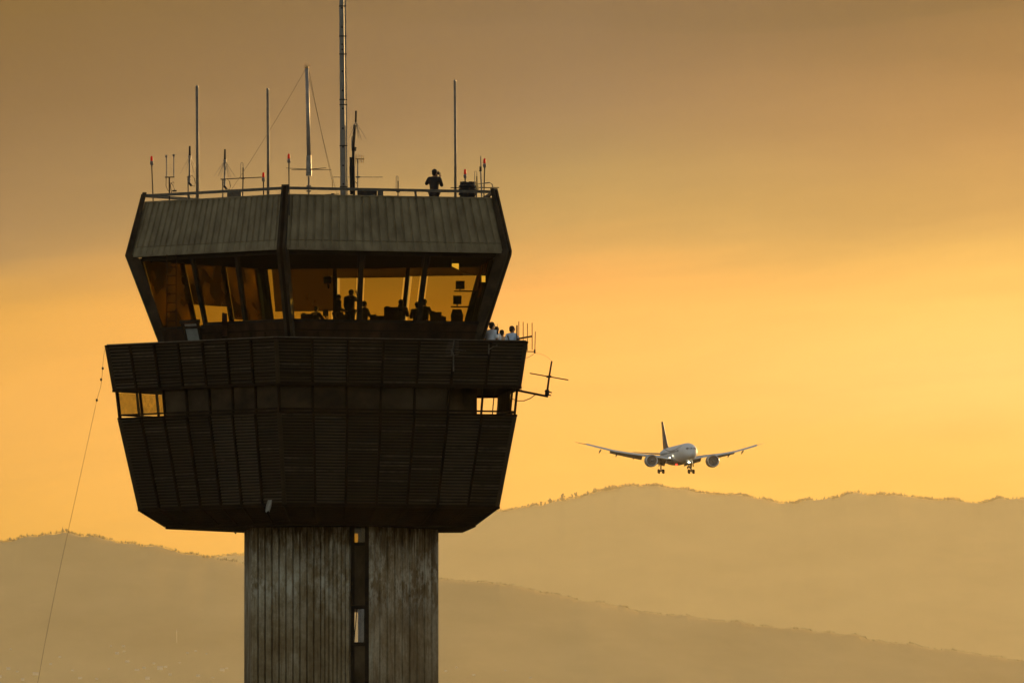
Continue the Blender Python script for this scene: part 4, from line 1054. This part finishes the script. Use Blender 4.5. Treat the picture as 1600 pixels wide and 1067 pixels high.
# roof photographer, seen from behind, both hands at a camera before the eye
Yp = 697.0; zt = at(679, 265.7, Yp).z; hroof = zt-Z['deck']
cam_pose = dict(le=(-.33, .02, 1.22), lw=(-.12, .20, 1.46), re=(.27, .06, 1.15), rw=(.12, .22, 1.48), ls=(-.19, 0, 1.41), rs=(.19, 0, 1.41), jaw=(.03, .06, 1.55), hd=(.015, .03, 1.63), cr=(0, .01, 1.69))
pr, V = person(stand(678.5, 0, Yp, Z['deck'], 1.75), 25, 'person standing on the roof in dark clothes holding a camera to the face', M['dark_cloth'], M['dark_cloth'], 'short', cam_pose, h=hroof/1.0*1.0 if 1.5 < hroof < 2 else 1.75, sleeves='long')
print('roof person height', hroof)
c0 = pr.matrix_basis @ (V['hd']+Vector((.05, .17, -.02)))
root = thing('camera', pr.location+Matrix.Rotation(-R(25), 3, 'Z') @ (V['hd']+Vector((.03, .16, -.02))), 'dark hand held camera raised by the person on the roof', 'camera', rz=-R(25))
b = MB(); b.box((0, 0, 0), (.14, .07, .10)); b.box((0, 0, .06), (.06, .05, .04)); b.build('camera_body', M['black'], root)
b = MB(); b.loft([[Vector((.04*math.cos(a*.63), y, .04*math.sin(a*.63))) for a in range(10)] for y in (.03, .15)]); b.build('lens', M['black'], root)

# onlookers on the balcony
zb = Z['bfloor']
G = 'onlookers on the balcony'
Yb = 697.6
def onl(px, ytop, Y, face, *a, **k):
    z = at(px, ytop, Y).z; return person(stand(px, 0, Y, zb, 0), face, *a, h=(z-zb)*1.72/1.765, group=G, **k)
onl(768, 501.8, Yb-.1, 35, 'person on the balcony in a pale shirt, tallest, nearest the cab corner', M['shirt_white'], M['navy'], 'short', dict(jaw=(.02, .05, 1.53), hd=(.01, .03, 1.62), cr=(0, .02, 1.685)))
onl(774.6, 508, Yb+.4, 50, 'person on the balcony in a light shirt holding something dark to the mouth', M['shirt_white'], M['navy'], 'short', dict(re=(.25, .05, 1.16), rw=(.10, .23, 1.36), jaw=(.0, .06, 1.52), hd=(0, .04, 1.60), cr=(0, .02, 1.67)))
onl(784.2, 514.2, Yb+.3, 15, 'short person on the balcony in a beige top between the taller onlookers', M['shirt_beige'], M['navy'], 'short', female=True)
pr, V = onl(799.4, 508, Yb-.2, 40, 'person on the balcony in a light blue shirt with a dark shoulder strap', M['shirt_blue'], M['navy'], 'short', dict(re=(.30, .08, 1.18), rw=(.26, .30, 1.18), jaw=(.02, .05, 1.53), hd=(.01, .03, 1.62), cr=(0, .02, 1.685)))
b = MB(); sc = pr.location; s_ = 1
pts = [V['nk']+Vector((-.10, -.05, -.03)), V['up']+Vector((-.07, -.115, -.03)), V['ch']+Vector((.0, -.15, -.02)), V['sp']+Vector((.08, -.14, 0)), V['pel']+Vector((.17, -.08, .03)), V['pel']+Vector((.17, .08, .05)), V['ch']+Vector((0, .15, 0)), V['up']+Vector((-.09, .09, .0)), V['nk']+Vector((-.10, -.05, -.03))]
b.tube(pts, .022, 5); b.build('shoulder_strap', M['navy'], pr)
root = thing('handheld_radio', at(777.3, 519.5, Yb-1.0), 'small dark radio held up by the second onlooker', 'radio')
b = MB(); b.box((0, 0, 0), (.06, .04, .14)); b.build('radio_body', M['black'], root)
b = MB(); b.tube([(.015, 0, .07), (.015, 0, .19)], .010, 5); b.build('aerial', M['black'], root)
cable('thin_rod_antenna', [(777.2, 505.8, 698.4), (777.3, 518, 698.4), (777.4, 545, 698.4)], .008, 'single thin upright rod behind the onlookers on the balcony', M['wire'], 'antenna')

# ------------------------------------------------------------------ inside the cab
zi = Z['floor']
def Yin(px, off): return YT-5.86+(px-455)/296*2.66+off
G = 'controllers inside the cab'
def inside(px, ytop, off, face, *a, **k):
    Y = Yin(px, off); z = at(px, ytop, Y).z; seated = k.get('seated', False)
    full = (z-zi); h = full*1.72/(1.765-(.42 if seated else 0)); return person(stand(px, 0, Y, zi, 0), face, *a, h=min(1.9, max(1.35, h)), group=G, **k), h
r1 = inside(527.5, 457.6, 2.4, 60, 'person standing in profile beside the left window mullion, head bowed, slim build', M['brown_cloth'], M['brown_cloth'], 'bun', dict(jaw=(0, .095, 1.50), hd=(0, .06, 1.585), cr=(0, .03, 1.655), lw=(-.1, .30, 1.05), rw=(.1, .30, 1.05)), female=True, sleeves='long')
r2 = inside(547.5, 450, 2.8, 40, 'tallest standing person inside the cab, broad coat, hand raised to the forehead', M['brown_cloth'], M['brown_cloth'], 'short', dict(re=(.22, .26, 1.28), rw=(.12, .22, 1.56), ls=(-.19, -.02, 1.40), jaw=(0, .10, 1.50), hd=(0, .07, 1.59), cr=(0, .04, 1.66)), sleeves='long')
r3 = inside(569, 469.2, 1.6, 55, 'person seated just right of the left mullion leaning over the console', M['brown_cloth'], M['brown_cloth'], 'short', seated=True, sleeves='long')
r4 = inside(626.5, 466.8, 1.7, 5, 'person seated with long hair below the thin centre mullion', M['brown_cloth'], M['brown_cloth'], 'long', seated=True, female=True, sleeves='long')
r5 = inside(663, 466, 1.8, 30, 'seated person with full hair just right of the right mullion', M['brown_cloth'], M['brown_cloth'], 'short', seated=True, sleeves='long')
r6 = inside(652, 470.5, 2.6, 0, 'seated person half hidden behind the right mullion', M['brown_cloth'], M['brown_cloth'], 'short', seated=True, sleeves='long')
r7 = inside(494, 484, 2.2, 40, 'person bending low at the console at the left end of the right windows', M['brown_cloth'], M['brown_cloth'], 'short', dict(le=(-.24, .35, .62), lw=(-.2, .5, .78), re=(.24, .35, .62), rw=(.2, .5, .78)), seated=True, sleeves='long')
print('heights', [r[1] for r in (r1, r2, r3, r4, r5, r6, r7)])

def block(name, px0, px1, ytop, off, lab, cat, kind='console', dep=.7, group=None):
    pm = (px0+px1)/2; Y = Yin(pm, off); a, c = at(px0, ytop, Y), at(px1, ytop, Y); w = c.x-a.x; h = a.z-zi
    root = thing(name, Vector(((a.x+c.x)/2, Y, zi)), lab, cat, group)
    b = MB()
    if kind == 'console':
        b.loft([[Vector((-w/2, y, z)) for y, z in ((-dep/2, 0), (dep/2, 0), (dep/2, h*.8), (dep*.1, h), (-dep/2, h))], [Vector((w/2, y, z)) for y, z in ((-dep/2, 0), (dep/2, 0), (dep/2, h*.8), (dep*.1, h), (-dep/2, h))]])
        b.build('cabinet', M['interior'], root)
        b = MB(); b.box((w*.1, dep*.33, h*.92), (w*.5, .03, .12), Matrix.Rotation(R(-45), 3, 'X')); b.build('screen', M['black'], root)
        b = MB(); b.box((-w*.25, 0, h+.02), (w*.3, dep*.5, .04)); b.build('tray', M['black'], root)
    return root
block('control_console', 600, 622, 480.5, 1.0, 'bulky console block between the seated pair below the wide window', 'console')
block('control_console', 672, 690, 488.2, 1.2, 'long low console right of the seated pair', 'console', dep=.8)
block('control_console', 578, 600, 494, .8, 'low console in front of the person seated by the left mullion', 'console')
block('control_console', 530, 547, 492, .9, 'low console below the two standing people', 'console')
block('control_console', 470, 489, 491, .9, 'low console at the left end near the front corner of the cab', 'console')
block('control_console', 690, 697, 495, 1.0, 'tiny low cabinet right of the long console', 'console', dep=.4)
block('control_console', 347, 355, 490, 3.5, 'small dark console seen through the left windows', 'console', dep=.4)

def monitor(px0, px1, y0, y1, Y, lab, group=None, stand_y=None, face=0, tray=None):
    a, c = at(px0, y0, Y), at(px1, y1, Y); w = c.x-a.x; h = a.z-c.z
    root = thing('monitor', Vector(((a.x+c.x)/2, Y, c.z)), lab, 'monitor', group)
    b = MB(); b.box((0, 0, h/2), (w, .08, h)); b.build('screen', M['black'], root)
    b = MB(); b.box((0, .06, h/2), (w*.5, .06, h*.5)); b.build('rear_housing', M['black'], root)
    b = MB(); b.tube([(0, .05, h*.3), (0, .06, -.06)], .025, 6); b.build('stand', M['black'], root)
    return root
Ym = 699
monitor(712, 726, 439, 452, Ym, 'upper of two black monitors hung before the right window')
monitor(708, 721, 462, 475.5, Ym, 'lower of two black monitors hung before the right window')
monitor(504.5, 513, 483.5, 494, Yin(508, 1.2), 'small dark monitor on the desk left of the standing pair')
for x0, x1, y, lab in ((709.5, 727, 455, 'thin shelf under the upper hung monitor'), (704.5, 721, 479.5, 'thin shelf under the lower hung monitor')):
    a, c = at(x0, y, Ym), at(x1+14, y, Ym); root = thing('wall_shelf', a, lab, 'shelf')
    b = MB(); b.box(((c.x-a.x)/2, 0, 0), (c.x-a.x, .35, .035)); b.build('board', M['interior'], root)
    b = MB(); b.bar(Vector((c.x-a.x-.05, 0, -.02)), Vector((c.x-a.x-.05, 0, -.25)), .03, .2); b.build('shelf_bracket', M['interior'], root)
root = thing('office_chair', Vector((at(714, 480, 699.3).x, 699.3, zi)), 'high backed dark chair below the hung monitors', 'chair')
hz = at(714, 483.5, 699.3).z-zi
b = MB(); b.box((0, .2, .47), (.46, .46, .09)); b.build('seat', M['black'], root)
b = MB(); b.loft([[Vector((-.2, 0, .5)), Vector((.2, 0, .5)), Vector((.2, -.07, .5)), Vector((-.2, -.07, .5))], [Vector((-.22, -.05, hz*.8)), Vector((.22, -.05, hz*.8)), Vector((.22, -.12, hz*.8)), Vector((-.22, -.12, hz*.8))], [Vector((-.15, -.06, hz)), Vector((.15, -.06, hz)), Vector((.15, -.12, hz)), Vector((-.15, -.12, hz))]]); b.build('backrest', M['black'], root)
b = MB(); b.tube([(0, .2, .42), (0, .2, .08)], .03, 8); b.build('column', M['metal'], root)
for a in range(5): b = MB(); aa = R(72*a); b.tube([(0, .2, .08), (.27*math.cos(aa), .2+.27*math.sin(aa), .04)], .02, 5); b.build('leg', M['metal'], root)
# hanging signal lamp on a cord
Y = Yin(513, 2.0); b0 = at(512.5, 432, Y); root = thing('signal_lamp', b0, 'dark signal lamp hanging on a cord behind the leftmost right hand window', 'lamp')
b = MB(); b.tube([(0, 0, .02), (.0, 0, Z['wtop']-.1-b0.z)], .012, 5); b.build('cord', M['black'], root)
b = MB(); b.loft([[Vector((x, .13*math.cos(a*.785), -.12+.13*math.sin(a*.785)))*1 for a in range(8)] for x in (-.16, .12)]); b.build('lamp_housing', M['black'], root)
b = MB(); b.tube([(0, 0, -.24), (.01, 0, -.36), (.03, 0, -.42)], .035, 6); b.box((.0, 0, -.1), (.34, .04, .03)); b.build('grip', M['rust'], root)
# ceiling lamp with curled cable by the right corner, the sunlight it catches put in as emission
Y = 697.6; b0 = at(706, 414, Y); root = thing('desk_lamp', b0, 'lamp shade with yellow sunlight painted as glow under the ceiling near the right corner', 'lamp')
M['amber_glow'] = mat('sunlit_shade_lamp_glow', (.7, .4, .1), .5, 0, .05, emis=((1, .55, .08), .9))  # emission stands for sun on the ceiling lamp shade; wall lamp shares it
b = MB(); b.loft([[Vector((.0+t*.24, (.05+.05*t)*math.cos(a*.785), -.06*t+(.05+.06*t)*math.sin(a*.785))) for a in range(8)] for t in (0, .5, 1)]); b.build('shade', M['amber_glow'], root, smooth=True)
b = MB(); b.tube([(.05, 0, -.02), (.2, 0, -.15), (.45, 0, -.26), (.7, 0, -.33), (.9, 0, -.35)], .014, 5); b.tube([(.02, 0, 0), (.0, 0, .2)], .02, 5); b.build('cable', M['black'], root)
Y = 698.8; b0 = at(755.5, 436, Y); root = thing('wall_lamp', b0, 'small square lamp glowing orange on the right end window', 'lamp')
b = MB(); b.box((0, 0, 0), (.13, .06, .22)); b.build('lens', M['amber_glow'], root)
b = MB()
for x in (-.085, .085): b.box((x, 0, 0), (.04, .1, .3))
b.box((0, 0, .13), (.13, .1, .04)); b.box((0, 0, -.14), (.13, .1, .06)); b.build('housing', M['black'], root)
# coat stand ladder seen through left windows
Y = 697.5
b0 = Vector((at(268, 480, Y).x, Y, zi)); root = thing('wall_ladder', b0, 'thin wall ladder seen inside through the leftmost window', 'ladder')
Hh = at(0, 398, Y).z-zi; b = MB()
for x in (-.16, .16): b.bar((x, 0, 0), (x-.0, .0, Hh), .035, .05)
b.build('rail', M['interior'], root)
for i in range(8): b = MB(); b.bar((-.16, 0, .25+i*.31), (.16, 0, .25+i*.31), .03, .03); b.build('rung', M['interior'], root)

# ------------------------------------------------------------------ airliner
M['plane_white'] = mat('airliner_white_paint', (.70, .69, .67), .6, 0, .05, .4, spec=.5)
M['plane_grey'] = mat('airliner_grey_paint', (.30, .29, .28), .6, 0, .08, .4)
M['plane_dark'] = mat('airliner_dark_blue', (.035, .038, .06), .35, 0, .15, .3, spec=.5)
M['tyre'] = mat('aircraft_tyre', (.012, .010, .009), .8, 0, .2)
M['light_white'] = mat('landing_light', (1, .9, .7), .3, 0, 0, emis=((1, .88, .55), 9))
M['light_red'] = mat('red_beacon', (1, .1, .05), .3, 0, 0, emis=((1, .02, .01), 8))
def plane():
    YP = F/4.86; p0 = at(1081.5, 704.5, YP)
    root = bpy.data.objects.new('airliner', None); COL.objects.link(root); root.location = p0; root.rotation_euler = (R(-.6), 0, R(9.8))
    tag(root, 'twin engine airliner coming in to land with wheels down above the far ridge', 'airplane')
    n = 28
    def ring(y, r, z, rz=None):
        rz = rz or r; return [Vector((r*math.cos(2*math.pi*k/n), y, z+rz*math.sin(2*math.pi*k/n))) for k in range(n)]
    prof = [(0, .05, -.75), (.15, .55, -.72), (.6, 1.10, -.64), (1.3, 1.58, -.5), (2.3, 2.05, -.33), (3.6, 2.42, -.17), (5.2, 2.70, -.06), (7.5, 2.87, 0), (10, 2.9, 0), (20, 2.9, 0), (30, 2.9, 0), (37, 2.88, .02), (42, 2.6, .25), (47, 2.0, .75), (52, 1.2, 1.3), (56, .45, 1.75), (56.7, .2, 1.85)]
    b = MB(); b.loft([ring(y, r, z, r*1.02) for y, r, z in prof]); fus = b.build('fuselage', [M['plane_white']], root, smooth=True)
    # grey belly fairing
    b = MB(); b.loft([ring(y, r, z, rz) for y, r, z, rz in ((16, .6, -2.4, .4), (19, 2.6, -1.9, 1.35), (23, 3.1, -1.9, 1.55), (29, 3.1, -1.9, 1.55), (33, 2.4, -1.9, 1.3), (36, .6, -2.3, .5))]); b.build('belly_fairing', M['plane_grey'], root, smooth=True)
    # cockpit glass
    def fz(y):
        for a, c in zip(prof, prof[1:]):
            if a[0] <= y <= c[0]: t = (y-a[0])/(c[0]-a[0]); return a[1]+(c[1]-a[1])*t, a[2]+(c[2]-a[2])*t
    def on(y, ang, o=.03):
        r, z = fz(y); return Vector(((r+o)*math.cos(R(ang)), y, z+(r*1.02+o)*math.sin(R(ang))))
    for sg in (-1, 1):
        for a0, a1, yb_, yt_ in ((88, 60, .80, 1.38), (57, 36, 1.0, 2.0)):
            b = MB(); A = lambda a: 90+(90-a)*sg*-1
            b.quad(on(yb_, A(a0), .05), on(yb_+.22, A(a1), .05), on(yt_+.3, A(a1), .05), on(yt_, A(a0), .05)); w = b.build('cockpit_window', M['black'], root, fix=False)
    # doors and row of cabin windows
    for sg in (-1, 1):
        b = MB()
        for i in range(60):
            y = 9+i*.56
            if 12.4 < y < 13.6 or 27 < y < 28.2: continue
            a = 10
            P_ = lambda yy, aa: on(yy, aa if sg > 0 else 180-aa, .02)
            b.quad(P_(y, a-5), P_(y+.28, a-5), P_(y+.28, a+5), P_(y, a+5))
        o = b.build('cabin_windows', M['black'], root, fix=False)
        for y in (6.2, 12.6, 27.2, 41):
            b = MB(); P_ = lambda yy, aa: on(yy, aa if sg > 0 else 180-aa, .015)
            b.quad(P_(y, -12), P_(y+1.0, -12), P_(y+1.0, 24), P_(y, 24)); b.build('cabin_door', M['plane_grey'], root, fix=False)
        b = MB()     # flowing dark stripe along the side
        P_ = lambda yy, aa: on(yy, aa if sg > 0 else 180-aa, .025)
        for i in range(26):
            y = 7+i*1.3; f = lambda yy: 38-22*math.sin((yy-7)/34*math.pi*1.2); b.quad(P_(y, f(y)), P_(y+1.3, f(y+1.3)), P_(y+1.3, f(y+1.3)+5), P_(y, f(y)+5))
        b.build('livery_stripe', M['plane_dark'], root, fix=False)
    # wings
    st = [(2.2, 18.8, 12.0, -1.9, 1.35), (6.0, 21.6, 9.6, -1.1, 1.05), (9.8, 24.3, 7.6, -.45, .82), (15, 27.8, 5.9, .35, .58), (20, 31.1, 4.6, 1.35, .42), (25, 34.5, 3.3, 2.75, .26), (28, 36.8, 2.2, 3.65, .16), (30.1, 38.7, 1.4, 4.2, .10), (31.2, 39.9, .6, 4.5, .06)]
    def foil(x, y, c, z, t):
        up = [(0, 0), (.03, .35), (.12, .7), (.3, 1), (.55, .8), (.8, .38), (1, .03)]; lo = [(.8, -.1), (.55, -.3), (.3, -.45), (.12, -.42), (.03, -.28)]
        return [Vector((x, y+c*a, z+t*.62*b_)) for a, b_ in up+lo]
    for sg in (-1, 1):
        b = MB(); b.loft([foil(sg*x, y, c, z, t) for x, y, c, z, t in st]); w = b.build('wing', M['plane_grey'], root, smooth=False)
        # flaps hanging down behind the wing
        for (x0, x1) in ((3.2, 8.7), (10.6, 20.5)):
            def T(x):
                for a, c in zip(st, st[1:]):
                    if a[0] <= x <= c[0]: t = (x-a[0])/(c[0]-a[0]); return [a[i]+(c[i]-a[i])*t for i in range(5)]
            b = MB(); r_ = []
            for x in (x0, (x0+x1)/2, x1):
                q = T(x); y = q[1]+q[2]*.90; ch = q[2]*.26; r_.append([Vector((sg*x, y, q[3]-.02)), Vector((sg*x, y+ch*.5, q[3]-ch*.18)), Vector((sg*x, y+ch, q[3]-ch*.62)), Vector((sg*x, y+ch*.4, q[3]-ch*.32))])
            b.loft(r_); b.build('flap', M['plane_grey'], w)
        for x in (7.2, 13.2, 18.4, 23.4):
            q = T(x) if x <= 30 else None; b = MB(); y = q[1]+q[2]*.55
            b.loft([[Vector((sg*x+.28*k_*math.cos(a), y+d, q[3]-.1-z_+.28*k_*math.sin(a))) for a in [i*math.pi/4 for i in range(8)]] for d, k_, z_ in ((0, .2, .25), (1.2, .8, .5), (2.6, .9, .75), (4.4, .2, 1.35))])
            b.build('flap_fairing', M['plane_grey'], w, smooth=True)
        # slats drawn as a droop of the leading edge
        b = MB(); r_ = []
        for x in (4, 9, 15, 20, 25, 28):
            q = T(x); r_.append([Vector((sg*x, q[1]-.28, q[3]-.28)), Vector((sg*x, q[1]-.12, q[3]+.10)), Vector((sg*x, q[1]+.35, q[3]+.30)), Vector((sg*x, q[1]+.1, q[3]-.02))])
        b.loft(r_); b.build('slat', M['plane_white'], w)
        # engine
        ex, ey, ez = sg*10.05, 16.8, -2.35
        def er(y, r): return [Vector((ex+1.05*r*math.cos(2*math.pi*k/24), ey+y, ez+1.05*r*math.sin(2*math.pi*k/24))) for k in range(24)]
        b = MB(); b.loft([er(.9, 1.40), er(.25, 1.52), er(.0, 1.66), er(.08, 1.80), er(.5, 1.93), (er(1.8, 2.0)), er(3.4, 1.92), er(5.0, 1.62), er(5.1, 1.5)], cap=False)
        e = b.build('engine', M['plane_grey'], root, smooth=True)
        b = MB(); b.loft([er(.22, 1.52), er(-.01, 1.66), er(.07, 1.815), er(.4, 1.92)], cap=False); b.build('intake_lip', M['lip'], e, smooth=True)
        b = MB(); b.loft([er(1.0, 1.42), er(1.0, .4)], cap=False); b.build('fan', M['fan'], e)
        b = MB()
        for k in range(18):
            a = k*math.pi/9; c, s = math.cos(a), math.sin(a); c2, s2 = math.cos(a+.2), math.sin(a+.2)
            b.quad(Vector((ex+.4*c, ey+.95, ez+.4*s)), Vector((ex+1.38*c, ey+.9, ez+1.38*s)), Vector((ex+1.38*c2, ey+.98, ez+1.38*s2)), Vector((ex+.4*c2, ey+.98, ez+.4*s2)))
        b.build('fan_blades', M['plane_grey'], e, fix=False)
        b = MB(); b.loft([er(.35, .02), er(.6, .22), er(.95, .42)]); b.build('spinner', M['plane_grey'], e, smooth=True)
        b = MB(); b.loft([er(5.0, 1.15), er(6.4, .85), er(7.6, .3)]); b.build('exhaust_cone', M['fan'], e, smooth=True)
        b = MB(); b.loft([[Vector((ex+dx, ey+y, z)) for dx, y, z in ((-.25, 2.2, ez+1.9), (.25, 2.2, ez+1.9), (.25, 8.5, ez+.9), (-.25, 8.5, ez+.9))], [Vector((ex+dx, ey+y, z)) for dx, y, z in ((-.2, 7.0, -.5), (.2, 7.0, -.5), (.2, 10.5, -.6), (-.2, 10.5, -.6))]]); b.build('pylon', M['plane_grey'], e)
        # main gear
        gx, gy = sg*4.95, 29.0
        b = MB(); b.tube([(gx, gy, -1.6), (gx, gy, -5.1)], .26, 8); b.tube([(gx, gy, -3.6), (gx-sg*1.6, gy+.3, -1.9)], .13, 6); b.tube([(gx, gy-.1, -3.4), (gx, gy+1.8, -1.8)], .12, 6); b.bar((gx, gy-1.0, -5.35), (gx, gy+1.0, -5.15), .3, .3)
        b.bar((gx-.75, gy-.75, -5.35), (gx+.75, gy-.75, -5.35), .2, .2); b.bar((gx-.75, gy+.75, -5.2), (gx+.75, gy+.75, -5.2), .2, .2)
        gr = b.build('landing_gear', M['strut'], root)
        for dx in (-.72, .72):
            for dy, dz in ((-.75, -5.42), (.75, -5.25)):
                b = MB(); b.loft([[Vector((gx+dx+w_, gy+dy+r_*math.cos(i*math.pi/8), dz+r_*math.sin(i*math.pi/8))) for i in range(16)] for w_, r_ in ((-.25, .45), (-.22, .62), (-.12, .69), (.12, .69), (.22, .62), (.25, .45))]); b.build('wheel', M['tyre'], gr)
        b = MB(); b.bar((gx+sg*.5, gy, -2.0), (gx+sg*.7, gy, -3.7), .06, 1.6, (0, 1, 0)); b.build('gear_door', M['plane_grey'], root)
        # tailplane
        b = MB(); b.loft([foil(sg*x, y, c, z, t) for x, y, c, z, t in ((1.0, 46.3, 6.0, 1.1, .5), (5, 49.6, 4.0, 1.45, .32), (9.2, 53.0, 2.1, 1.85, .18), (9.8, 54.1, 1.0, 1.9, .06))]); b.build('tailplane', M['plane_grey'], root)
    # fin
    b = MB(); b.loft([[Vector((x*t, y+c*f, z)) for f, x in ((0, 0), (.12, .5), (.35, .8), (.7, .4), (1, .05), (.7, -.4), (.35, -.8), (.12, -.5))] for y, c, z, t in ((40.5, 11.5, 2.2, .35), (43.6, 9.4, 3.6, .5), (49.0, 5.6, 8.6, .36), (52.2, 3.7, 11.5, .26), (53.0, 3.0, 11.9, .1))])
    fin = b.build('tail_fin', M['plane_dark'], root)
    for sg in (-1, 1):
        b = MB(); b.quad(Vector((sg*.44, 47.6, 5.2)), Vector((sg*.42, 49.6, 5.2)), Vector((sg*.36, 50.8, 7.2)), Vector((sg*.36, 49.2, 7.4))); b.build('tail_emblem', M['plane_grey'], fin, fix=False)
    # nose gear
    b = MB(); b.tube([(0, 6.2, -2.4), (0, 6.0, -5.0)], .18, 8); b.tube([(0, 6.1, -3.8), (0, 4.4, -2.4)], .10, 6); b.bar((-.4, 6, -5.0), (.4, 6, -5.0), .16, .16)
    gr = b.build('nose_gear', M['strut'], root)
    for dx in (-.36, .36): b = MB(); b.loft([[Vector((dx+w_, 6.0+r_*math.cos(i*math.pi/8), -5.02+r_*math.sin(i*math.pi/8))) for i in range(16)] for w_, r_ in ((-.17, .3), (-.14, .46), (.14, .46), (.17, .3))]); b.build('wheel', M['tyre'], gr)
    for sg in (-1, 1): b = MB(); b.bar((sg*.8, 4.5, -2.7), (sg*.95, 4.5, -3.7), .05, 2.0, (0, 1, 0)); b.build('gear_door', M['plane_white'], root)
    for p, r_ in (((-.1, 5.6, -3.35), .26), ((.28, 5.65, -3.35), .17)):
        b = MB(); b.ball(p, r_); b.build('landing_light', M['light_white'], root)
    for sg, r_ in ((-1, .20), (1, .10)):
        b = MB(); b.ball((sg*3.9, 19.0, -1.35), r_); b.build('landing_light', M['light_white'], root)
        b = MB(); b.ball((sg*3.05, 18.2, -.75), r_*.55); b.build('landing_light', M['light_white'], root)
    b = MB(); b.ball((-1.2, 22, -3.55), .24); b.build('beacon_light', M['light_red'], root)
M['lip'] = mat('polished_intake_lip', (.55, .53, .52), .3, .6, .05, 1)
M['fan'] = mat('dark_engine_fan', (.05, .04, .035), .5, .2, .2, 1)
M['strut'] = mat('gear_strut', (.10, .09, .08), .5, .2, .2, 1)
plane()
